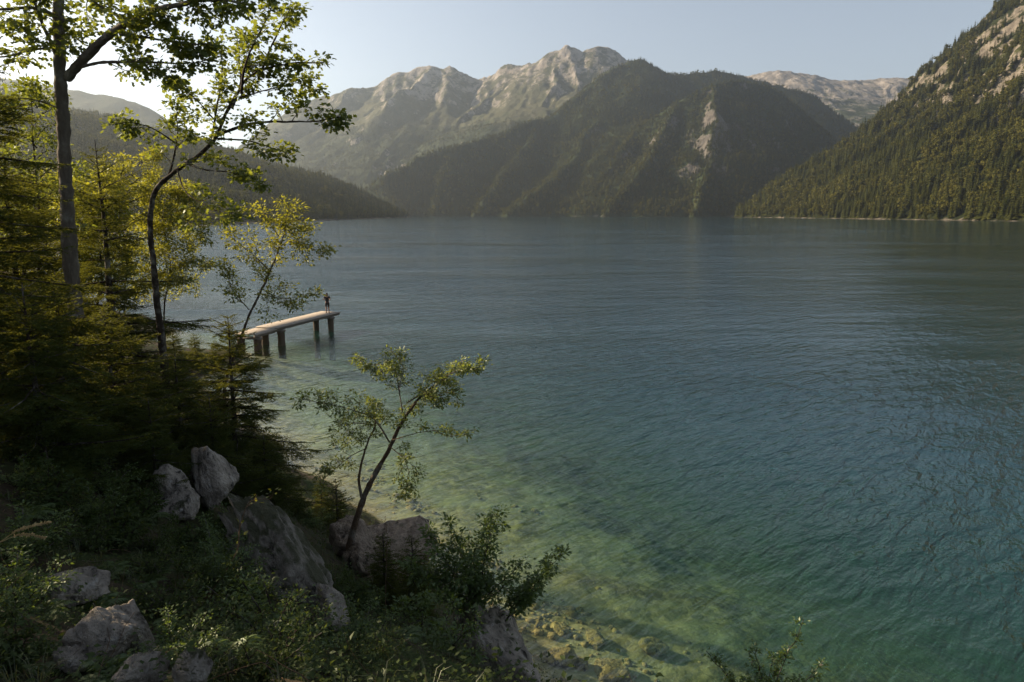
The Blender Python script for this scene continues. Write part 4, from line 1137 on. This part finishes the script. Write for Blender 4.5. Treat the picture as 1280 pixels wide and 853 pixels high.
# ---------------------------------------------------------------- shrubs, single stems, ground cover
def shrub(name, label, stems, mat, seed, r=0.014, **kw):
    rg = np.random.default_rng(seed)
    base = stems[0][0].copy()
    root = thing(name, label, 'shrub', tuple(base))
    tw = Acc(); cr = Acc()
    for P in stems:
        st = Acc()
        dress_limb(rg, P - base, r, 0.003, st, tw, cr, **kw)
        st.build('stem', M_BARKD, root, True)
    tag(tw.build('twigs', M_BARKD, root), kind='stuff')
    tag(cr.build('leaves', mat, root), kind='stuff')
    return root
def stems_from(px, py, Y, tips, bend=12):
    g = W(px, py, Y)
    g[2] = min(g[2], float(bank_h(g[0], g[1])) + 0.05) if False else g[2]
    out = []
    for (tx, ty, dY) in tips:
        m = W((px + tx) / 2 - bend * np.sign(tx - px) * 0.4, (py + ty) / 2 + bend * 0.4, Y + dY / 2)
        out.append(np.array([g + np.array((0, 0, -0.1)), m, W(tx, ty, Y + dY)]))
    return out
sh = dict(leaf=0.075, nleaf=7, rad=0.07, gap=0.095, blen=0.26, flat=0.7, first=0.2, lift=0.03, steps=0.06, lobed=False, droop=0.25)
shrub('shrub', 'green leafy shrub crowning the big cliff boulder above the water', stems_from(598, 752, 10.9, [(626, 628, 0.2), (560, 655, 0.1), (540, 690, -0.3), (585, 672, 0.4), (655, 700, 0.1), (600, 690, -0.4), (520, 715, -0.2), (640, 730, -0.5), (575, 720, -0.6), (500, 700, -0.1), (545, 745, -0.7), (525, 668, 0.2), (612, 650, 0.5)]), M_SHRUB, 501, **sh)
shrub('shrub', 'leafy shoot leaning out over the water from the big cliff boulder', stems_from(632, 770, 10.8, [(702, 682, 0.2), (690, 712, -0.2), (664, 742, -0.3), (676, 726, 0.3)]), M_SHRUB, 502, **dict(sh, blen=0.2))
shrub('shrub', 'dark bush filling the hollow in front of the cliff boulder', stems_from(530, 850, 8.8, [(500, 745, 0.1), (535, 735, 0.3), (570, 750, 0.2), (600, 775, -0.2), (490, 790, -0.2), (560, 790, -0.5), (610, 810, -0.3), (520, 800, -0.6)]), M_SHRUB, 503, **dict(sh, leaf=0.062))
shrub('shrub', 'dark sprig rising into the lower edge of the view over the water', stems_from(955, 905, 6.6, [(1003, 775, 0.2), (882, 808, 0.1), (945, 808, -0.1), (975, 812, 0.3), (1034, 832, 0.2), (925, 838, -0.2), (905, 850, 0.1), (1000, 850, -0.2)]), M_SHRUB, 504, r=0.007, **dict(sh, leaf=0.042, gap=0.075, blen=0.12, nleaf=4, rad=0.03))
shrub('shrub', 'low shrub in a patch of sun on top of the long mossy outcrop', stems_from(345, 800, 5.95, [(300, 720, 0.1), (330, 715, 0.3), (380, 735, 0.2), (410, 770, 0.1), (280, 760, -0.2), (360, 770, -0.4), (250, 740, 0.2), (400, 800, -0.3)]), M_SHRUB, 505, **dict(sh, leaf=0.045, blen=0.2))

def bare_stem(name, label, P, r, leafmat, leafp, seed, size=0.05):
    rg = np.random.default_rng(seed)
    base = P[0].copy()
    root = thing(name, label, 'plant', tuple(base))
    S, L = resample(P - base, 0.04)
    st = Acc(); st.add(*tube(S, np.linspace(r, r * 0.3, len(S)), 5))
    cr = Acc(); T = unit(np.gradient(S, axis=0))
    for f in leafp:
        i = int(f * (len(S) - 1))
        q = shoot(rg, S[i], T[i] + rg.normal(size=3) * 0.7, size * 2.2, 3, 0.2)
        st.add(*tube(q, (r * .45, r * .4, r * .3, r * .2), 4))
        leaf_cluster(rg, cr, q[-1], q[-1] - q[0], 4, size, size * 0.5, False, 0.1)
    st.build('stem', M_TWIG, root, True)
    tag(cr.build('leaves', leafmat, root), kind='stuff')
    return root
bare_stem('sapling_shoot', 'thin crooked sunlit shoot with a few yellow leaves above the shady undergrowth', PX((250, 758, 6.6), (272, 728, 6.7), (296, 690, 6.8), (300, 660, 6.9), (312, 628, 7.0), (338, 624, 7.05)), 0.010, M_SAPL, [0.35, 0.5, 0.62, 0.8, 0.9, 0.97, 1.0], 601, 0.055)
bare_stem('dead_stalk', 'dark bare upright stalk before the broad angular rock', PX((483, 790, 10.6), (482, 735, 10.7), (484, 680, 10.8), (482, 645, 10.8)), 0.009, M_TWIG, [0.75, 0.85, 0.93, 1.0], 602, 0.03)
root = thing('grass_stalk', 'two pale sunlit grass ears poking in at the left edge of the view', 'plant', tuple(W(-20, 690, 3.6)))
base = W(-20, 690, 3.6)
for P in (PX((-20, 690, 3.6), (0, 678, 3.6), (25, 662, 3.62), (60, 653, 3.65)), PX((-20, 690, 3.6), (5, 676, 3.6), (30, 668, 3.58), (55, 672, 3.55))):
    S, L = resample(P - base, 0.012)
    st = Acc(); st.add(*tube(S, np.linspace(0.0022, 0.0012, len(S)), 4)); st.build('stalk', M_DRYGRASS, root)
    T = unit(np.gradient(S, axis=0)); k = np.repeat(np.arange(len(S) // 2, len(S)), 5)
    rg = np.random.default_rng(610)
    D = unit(T[k] * 1.2 + rg.normal(size=(len(k), 3)) * 0.45)
    V, Fc = leaves(S[k], D, rg.normal(size=(len(k), 3)), np.full(len(k), 0.022)); mesh_np('ear', V, Fc, M_DRYGRASS, root)

# low bushes over the shaded slope: two kinds, copied
rg = np.random.default_rng(640)
bush_src = []
for k in range(3):
    st = []
    for j in range(11):
        a = rg.uniform(0, 6.28); ln = rg.uniform(0.25, 0.6); o_ = np.array((math.cos(a), math.sin(a), 0)) * ln
        st.append(np.array([(0, 0, -0.05), (o_[0] * .4, o_[1] * .4, 0.16 + 0.1 * rg.uniform()), (o_[0], o_[1], rg.uniform(0.22, 0.62))]))
    s_ = shrub('low_bush', 'low leafy bush in the shade of the bank', st, M_HERB if k else M_SHRUB, 641 + k, r=0.008, **dict(sh, leaf=(0.045, 0.06, 0.036)[k], gap=0.085, blen=0.17, nleaf=5, rad=0.05))
    s_['category'] = 'bush'; s_['group'] = 'low bushes on the shaded bank'
    bush_src.append(s_)
spots = [(30, 700), (150, 690), (200, 690), (20, 770), (20, 840), (215, 770), (260, 720), (300, 770), (300, 830), (385, 830), (440, 770), (470, 830), (120, 650), (60, 640), (170, 630), (320, 660), (440, 745), (330, 850), (210, 830), (270, 670), (430, 850), (30, 610), (90, 600), (350, 625), (395, 660), (520, 770), (250, 800), (140, 620), (230, 690), (190, 720), (265, 700), (170, 660), (110, 690), (290, 680), (240, 745), (60, 690), (280, 740), (300, 710), (410, 745), (450, 800)]
for k, (px, py) in enumerate(spots):
    p = hit(px + rg.uniform(-8, 8), py)
    s_ = bush_src[k] if k < 3 else copy_thing(bush_src[k % 3], 'low leafy bush in the shade of the bank', (0, 0, 0))
    s_.location = (p[0], p[1], p[2] - 0.03); s_.rotation_euler = (0, 0, 2.1 * k); s_.scale = (rg.uniform(0.45, 0.8),) * 3

# ferns between the stones
def fern(seed):
    rf = np.random.default_rng(seed)
    root = thing('fern', 'arching fern in the shade between the stones of the bank', 'fern', (0, 0, 0), 'ferns on the shaded bank')
    st = Acc(); lf = Acc()
    for j in range(10):
        a = 6.283 * j / 10 + rf.uniform(-.3, .3); L = rf.uniform(0.35, 0.6)
        o_ = np.array((math.cos(a), math.sin(a), 0))
        q = np.linspace(0, 1, 25)[:, None]
        P = o_ * L * q ** 1.1 * 0.85 + np.array((0, 0, 1.0)) * L * (0.85 * q - 0.75 * q ** 2.2)
        st.add(*tube(P, np.linspace(0.003, 0.001, 25), 3))
        T = unit(np.gradient(P, axis=0)); sd = np.cross(T, np.array((0, 0, 1.0)))
        for sg in (-1, 1):
            k = np.arange(3, 25)
            ln = 0.30 * L * np.sin(np.pi * np.clip(0.12 + 0.88 * k / 24, 0, 0.97)) * 0.75 + 0.01
            D = unit(sd[k] * sg + T[k] * 0.45 + np.array((0, 0, -0.12)) + rf.normal(size=(len(k), 3)) * 0.06)
            lf.add(*leaves(P[k], D, np.tile((0, 0, 1.0), (len(k), 1)) + rf.normal(size=(len(k), 3)) * 0.2, ln, width=0.5))
    tag(st.build('stalks', M_HERB, root), kind='stuff'); tag(lf.build('fronds', M_SHRUB, root), kind='stuff')
    return root
fern_src = [fern(660), fern(661)]
for k, (px, py) in enumerate([(60, 770), (110, 770), (190, 730), (230, 740), (140, 720), (20, 740), (205, 800), (280, 790), (340, 790), (400, 800), (310, 690), (250, 690), (60, 830), (150, 850), (290, 850), (450, 750), (430, 790), (500, 800), (180, 650), (100, 660), (30, 650), (370, 840), (545, 800), (480, 770)]):
    p = hit(px + rg.uniform(-9, 9), py)
    s_ = fern_src[k] if k < 2 else copy_thing(fern_src[k % 2], 'arching fern in the shade between the stones of the bank', (0, 0, 0))
    s_.location = (p[0], p[1], p[2] - 0.02); s_.rotation_euler = (0, 0, 1.9 * k); s_.scale = (rg.uniform(0.5, 0.85),) * 3

# ground cover: herbs, grass and fallen twigs in the shade
rg = np.random.default_rng(71)
def bank_points(n, x0, x1, y0, y1, zmin=0.5):
    x = rg.uniform(x0, x1, n); y = rg.uniform(y0, y1, n) ; z = bank_h(x, y)
    px, py, d = pix(np.stack([x, y, z], -1))
    ok = (z > zmin) & (px > -120) & (px < 1250) & (py < 1000) & (d > 2)
    return x[ok], y[ok], z[ok]
acc = Acc()
x, y, z = bank_points(21000, -16, 5, 3.2, 24)
cliff = (x > -1.3) & (y > 7.2) & (y < 12.5)
keep = ~cliff & (rg.uniform(size=len(x)) < np.clip(1.3 - y / 26, 0.2, 1) * np.clip(0.55 + 1.6 * fbm(x / 1.3, y / 1.3, 2), 0.05, 1))
for a, c, e in zip(x[keep], y[keep], z[keep]):
    if any(abs(a - q[0]) < q[2] and -q[2] * 1.3 < c - q[1] < q[2] * 0.7 for q in STONES): continue
    bush = fbm(np.array([a / 0.9 + 60]), np.array([c / 0.9]), 2)[0] > 0.12
    n = rg.integers(16, 34) if bush else rg.integers(6, 14); hgt = rg.uniform(0.25, 0.6) if bush else rg.uniform(0.06, 0.34)
    az = rg.uniform(0, 6.28, n); t = rg.uniform(0.2, 1, n)
    out = np.stack([np.cos(az), np.sin(az), np.zeros(n)], -1)
    P = np.array((a, c, e)) + out * (t * rg.uniform(0.04, 0.26 if bush else 0.16))[:, None] + np.array((0, 0, 1.0)) * (hgt * t)[:, None]
    D = unit(out + rg.normal(size=(n, 3)) * 0.35 + np.array((0, 0, 0.15)))
    acc.add(*leaves(P, D, np.array((0, 0, 1.0)) + rg.normal(size=(n, 3)) * 0.4, rg.uniform(0.02, 0.058, n)))
tag(acc.build('undergrowth', M_HERB), 'dark leafy undergrowth covering the shaded bank', kind='stuff')
acc = Acc()
x, y, z = bank_points(7000, -15, 5, 3.0, 24, 0.3)
keep = rg.uniform(size=len(x)) < np.clip(1.2 - y / 24, 0.1, 1) * np.clip(0.5 + 2.0 * fbm(x / 1.8 + 30, y / 1.8, 2), 0.02, 1)
for a, c, e in zip(x[keep], y[keep], z[keep]):
    n = rg.integers(7, 14)
    az = rg.uniform(0, 6.28, n); L = rg.uniform(0.08, 0.26, n)
    out = np.stack([np.cos(az), np.sin(az), np.zeros(n)], -1); sd = np.stack([-np.sin(az), np.cos(az), np.zeros(n)], -1) * 0.003
    b0 = np.array((a, c, e - 0.02)) + out * 0.03 * rg.uniform(0, 1, n)[:, None]
    m = b0 + out * (L * 0.25)[:, None] + np.array((0, 0, 1.0)) * (L * 0.7)[:, None]
    tp = m + out * (L * 0.5)[:, None] + np.array((0, 0, 1.0)) * (L * rg.uniform(-0.2, 0.3, n))[:, None]
    V = np.stack([b0 - sd, b0 + sd, m + sd * .8, m - sd * .8, tp], 1).reshape(-1, 3)
    Fc = (np.array([(0, 1, 2), (0, 2, 3), (3, 2, 4)])[None] + (np.arange(n) * 5)[:, None, None]).reshape(-1, 3)
    acc.add(V, Fc)
tag(acc.build('grass', M_GRASS), 'thin arching grass tufts between the stones of the bank', kind='stuff')
acc = Acc()
x, y, z = bank_points(900, -9, 4, 3.2, 17, 0.3)
for a, c, e in zip(x, y, z):
    t = rg.uniform(0, 6.28); L = rg.uniform(0.15, 0.6)
    P = shoot(rg, (a, c, e + 0.03), (math.cos(t), math.sin(t), rg.uniform(-.1, .5)), L, 4, 0.25)
    acc.add(*tube(P, np.linspace(0.004, 0.0015, 5), 3))
tag(acc.build('twig_litter', M_TWIG), 'dry fallen twigs scattered over the bank', kind='stuff')
# ---------------------------------------------------------------- landing stage and the person on it
def wood_mat(name, lo, hi):
    b = NB(name)
    co = b.coord('Object', (1.2, 9, 9))
    n1 = b.noise(co, 2.0, 5, 0.6); isl = b.n('ShaderNodeNewGeometry').outputs['Random Per Island']
    return b.bsdf(b.mix(b.math('ADD', b.math('MULTIPLY', n1, 0.6), b.math('MULTIPLY', isl, 0.4)), lo, hi), 0.8, b.bump(n1, 0.3, 0.01), 0.3)
M_PLANK = wood_mat('weathered_planks', (0.15, 0.128, 0.105), (0.36, 0.31, 0.26))
M_BEAM = wood_mat('grey_beam', (0.07, 0.06, 0.05), (0.20, 0.17, 0.145))
M_PILE = wood_mat('dark_wet_pile', (0.030, 0.022, 0.016), (0.10, 0.068, 0.045))
E = W(423, 391, 62.0); DZ = 1.58
end = np.array((-16.85, 63.0)); dirv = unit(np.array((-3.0, -9.3))); nrm2 = np.array((dirv[1], -dirv[0]))
DL, DWD = 11.9, 2.1
dock = thing('landing_stage', 'narrow wooden landing stage on thick dark piles reaching out over the shallows', 'jetty', (end[0], end[1], 0))
def box(acc, c, ax, ay, az):
    c = np.asarray(c, float); V = []
    for sx, sy, sz in [(-1, -1, -1), (1, -1, -1), (1, 1, -1), (-1, 1, -1), (-1, -1, 1), (1, -1, 1), (1, 1, 1), (-1, 1, 1)]:
        V.append(c + np.asarray(ax) * sx + np.asarray(ay) * sy + np.asarray(az) * sz)
    acc.add(np.array(V), [(0, 3, 2, 1), (4, 5, 6, 7), (0, 1, 5, 4), (1, 2, 6, 5), (2, 3, 7, 6), (3, 0, 4, 7)])
d3 = np.array((dirv[0], dirv[1], 0)); n3v = np.array((nrm2[0], nrm2[1], 0)); zv = np.array((0, 0, 1.0))
def deck_z(s):   # outer bay level, inner bay a little lower and sloping to the shore
    return DZ if s < 9.4 else DZ - 0.10 - 0.02 * (s - 9.4)
rg = np.random.default_rng(5)
pw = 0.165
for k in range(int(DL / pw)):
    s = (k + 0.5) * pw
    a = Acc()
    box(a, d3 * s + n3v * rg.uniform(-.03, .03) + zv * (deck_z(s) + rg.uniform(-.006, .006)), d3 * (pw / 2 - 0.006), n3v * DWD / 2, zv * 0.025)
    a.build('plank', M_PLANK, dock)
for sgn in (-0.85, 0.85):
    for s0, s1 in ((0.05, 9.35), (9.45, DL)):
        a = Acc(); m = (s0 + s1) / 2
        sl = (deck_z(s1) - deck_z(s0)) / 2
        box(a, d3 * m + n3v * sgn + zv * (deck_z(m) - 0.135), d3 * (s1 - s0) / 2 + zv * sl, n3v * 0.08, zv * 0.105)
        a.build('beam', M_BEAM, dock)
for s, wd in ((1.35, 0.27), (8.6, 0.30), (11.5, 0.30)):
    zt = deck_z(s) - 0.245
    a = Acc(); box(a, d3 * s + zv * (zt - 0.09), d3 * 0.16, n3v * 1.12, zv * 0.09); a.build('crossbeam', M_BEAM, dock)
    for sgn in (-0.78, 0.78):
        a = Acc()
        gx = end + dirv * s + nrm2 * sgn; gz = float(bank_h(gx[0], gx[1])) - 0.3
        P = np.array([d3 * s + n3v * sgn + zv * q for q in np.linspace(gz, zt - 0.18, 8)])
        V, Q = tube(P, wd * (1 + 0.06 * np.sin(np.arange(8) * 2.1)), 12)
        a.add(V, Q); a.build('pile', M_PILE, dock, True)

# person: one continuous body grown from a skeleton, clothes and hair as children
SKIN = NB('skin'); M_SKIN = SKIN.bsdf(SKIN.mix(SKIN.noise(SKIN.coord('Object'), 9, 3), (0.20, 0.11, 0.075), (0.30, 0.17, 0.115)), 0.6)
def cloth(name, c):
    b = NB(name); n1 = b.noise(b.coord('Object'), 14, 4)
    return b.bsdf(b.mix(n1, tuple(x * .7 for x in c), tuple(x * 1.25 for x in c)), 0.9, b.bump(n1, .3, .01))
M_SHIRT = cloth('dark_shirt', (0.020, 0.017, 0.018)); M_SHORT = cloth('dark_shorts', (0.035, 0.024, 0.020)); M_SHOE = cloth('dark_shoes', (0.02, 0.014, 0.012)); M_HAIR = cloth('dark_hair', (0.016, 0.011, 0.008))
def skin_mesh(name, verts, edges, radii, mat, parent, root=0, sub=2):
    me = bpy.data.meshes.new(name); me.from_pydata([tuple(v) for v in verts], edges, [])
    o = bpy.data.objects.new(name, me); link(o, parent)
    sk = o.modifiers.new('skin', 'SKIN'); sk.use_smooth_shade = True
    for v, r in zip(me.skin_vertices[0].data, radii):
        v.radius = r if hasattr(r, '__len__') else (r, r)
    for i, v in enumerate(me.skin_vertices[0].data): v.use_root = i == root
    ss = o.modifiers.new('subdivision', 'SUBSURF'); ss.levels = sub; ss.render_levels = sub
    me.materials.append(mat)
    return o
class Sk:
    def __init__(s): s.v = []; s.e = []; s.r = []
    def p(s, co, r, prev=None):
        s.v.append(np.array(co, float)); s.r.append(r)
        if prev is not None: s.e.append((prev, len(s.v) - 1))
        return len(s.v) - 1
def build_person(loc, yaw):
    root = thing('person', 'person in dark shirt and shorts standing at the end of the landing stage', 'person', loc)
    root.rotation_euler = (0, 0, yaw)
    s = Sk()       # faces +Y, hands held together in front of the chest
    pel = s.p((0, 0, 0.95), (0.155, 0.11)); wst = s.p((0, 0.0, 1.10), (0.135, 0.10), pel); ch = s.p((0, -0.01, 1.28), (0.165, 0.115), wst); sh_ = s.p((0, -0.02, 1.42), (0.12, 0.085), ch)
    nk = s.p((0, 0.0, 1.50), 0.058, sh_); hd = s.p((0, 0.015, 1.58), (0.072, 0.085), nk); hd2 = s.p((0, 0.02, 1.66), (0.080, 0.097), hd); hd3 = s.p((0, 0.01, 1.73), (0.062, 0.078), hd2)
    s.p((0, 0.112, 1.635), (0.012, 0.014), hd2)                     # nose
    for sx in (-1, 1):
        s.p((sx * 0.088, 0.0, 1.635), (0.012, 0.022), hd2)          # ears
        h = s.p((sx * 0.095, 0, 0.88), 0.095, pel); k = s.p((sx * 0.105, 0.015, 0.50), 0.060, h); c = s.p((sx * 0.108, -0.012, 0.36), 0.058, k); a = s.p((sx * 0.11, -0.01, 0.09), 0.038, c)
        hl = s.p((sx * 0.11, -0.01, 0.045), 0.038, a); s.p((sx * 0.125, 0.16, 0.03), (0.042, 0.026), hl)
        so = s.p((sx * 0.185, -0.01, 1.40), 0.058, sh_); el = s.p((sx * 0.285, -0.03, 1.14), 0.042, so); wr = s.p((sx * 0.15, 0.20, 1.20), 0.028, el); pm = s.p((sx * 0.095, 0.265, 1.225), (0.036, 0.02), wr)
        for f, (fx, fz, fl) in enumerate(((0.02, 0.028, .075), (0.008, 0.010, .085), (-0.002, -0.008, .078), (-0.01, -0.025, .060))):
            q = s.p((sx * (0.070 + fx * .3), 0.285, 1.235 + fz), 0.0095, pm); q2 = s.p((sx * (0.048 + fx * .3), 0.30, 1.238 + fz), 0.009, q); s.p((sx * (0.020 + fx), 0.290, 1.236 + fz), 0.0075, q2)
        t = s.p((sx * 0.105, 0.262, 1.265), 0.011, pm); s.p((sx * 0.075, 0.285, 1.290), 0.009, t)
    skin_mesh('body', s.v, s.e, s.r, M_SKIN, root)
    t = Sk()
    a = t.p((0, 0, 0.86), (0.178, 0.132)); b_ = t.p((0, 0, 1.10), (0.155, 0.12), a); c = t.p((0, -0.01, 1.28), (0.185, 0.135), b_); d = t.p((0, -0.02, 1.42), (0.135, 0.10), c); t.p((0, -0.005, 1.475), 0.068, d)
    for sx in (-1, 1):
        e = t.p((sx * 0.185, -0.01, 1.40), 0.072, d); t.p((sx * 0.25, -0.025, 1.22), 0.058, e)
    skin_mesh('shirt', t.v, t.e, t.r, M_SHIRT, root)
    t = Sk(); a = t.p((0, 0, 0.97), (0.165, 0.12)); b_ = t.p((0, 0, 0.88), (0.165, 0.12), a)
    for sx in (-1, 1):
        e = t.p((sx * 0.098, 0, 0.80), 0.105, b_); t.p((sx * 0.106, 0.012, 0.53), 0.085, e)
    skin_mesh('shorts', t.v, t.e, t.r, M_SHORT, root)
    for sx in (-1, 1):
        t = Sk(); a = t.p((sx * 0.11, -0.045, 0.045), (0.048, 0.045)); b_ = t.p((sx * 0.115, 0.05, 0.045), (0.05, 0.04), a); t.p((sx * 0.126, 0.165, 0.033), (0.048, 0.030), b_)
        skin_mesh('shoe', t.v, t.e, t.r, M_SHOE, root)
    t = Sk(); a = t.p((0, -0.03, 1.59), (0.075, 0.062)); b_ = t.p((0, -0.02, 1.67), (0.088, 0.086), a); t.p((0, 0.0, 1.745), (0.074, 0.085), b_)
    skin_mesh('hair', t.v, t.e, t.r, M_HAIR, root)
    for sx in (-1, 1):      # eyes
        a = Acc(); V, Fc = ICO[2]; a.add(V * 0.011 + (sx * 0.032, 0.108, 1.655), Fc); a.build('eye', M_HAIR, root, True)
    return root
pp = end + dirv * 0.95 + nrm2 * (-0.25)
build_person((pp[0], pp[1], DZ + 0.026), 0.25).scale = (1.07, 1.07, 1.07)
# ---------------------------------------------------------------- air between here and the mountains
def make_haze():
    x0, x1, y0, y1, z0, z1 = -7200, 7200, -2200, 6800, -13.8, 1300
    V = [(x, y, z) for z in (z0, z1) for y in (y0, y1) for x in (x0, x1)]
    Q = [(0, 2, 3, 1), (4, 5, 7, 6), (0, 1, 5, 4), (2, 6, 7, 3), (0, 4, 6, 2), (1, 3, 7, 5)]
    b = NB('valley_haze')
    v = b.n('ShaderNodeVolumePrincipled', {'Color': (0.72, 0.85, 1.0), 'Density': HAZE_DENSITY, 'Anisotropy': 0.68})
    b.t.links.new(v.outputs[0], b.out.inputs['Volume'])
    o = mesh_np('haze', V, Q, b.m)
    tag(o, 'thin warm haze filling the valley and softening the far mountains', kind='stuff')
HAZE_DENSITY = 0.000075
make_haze()
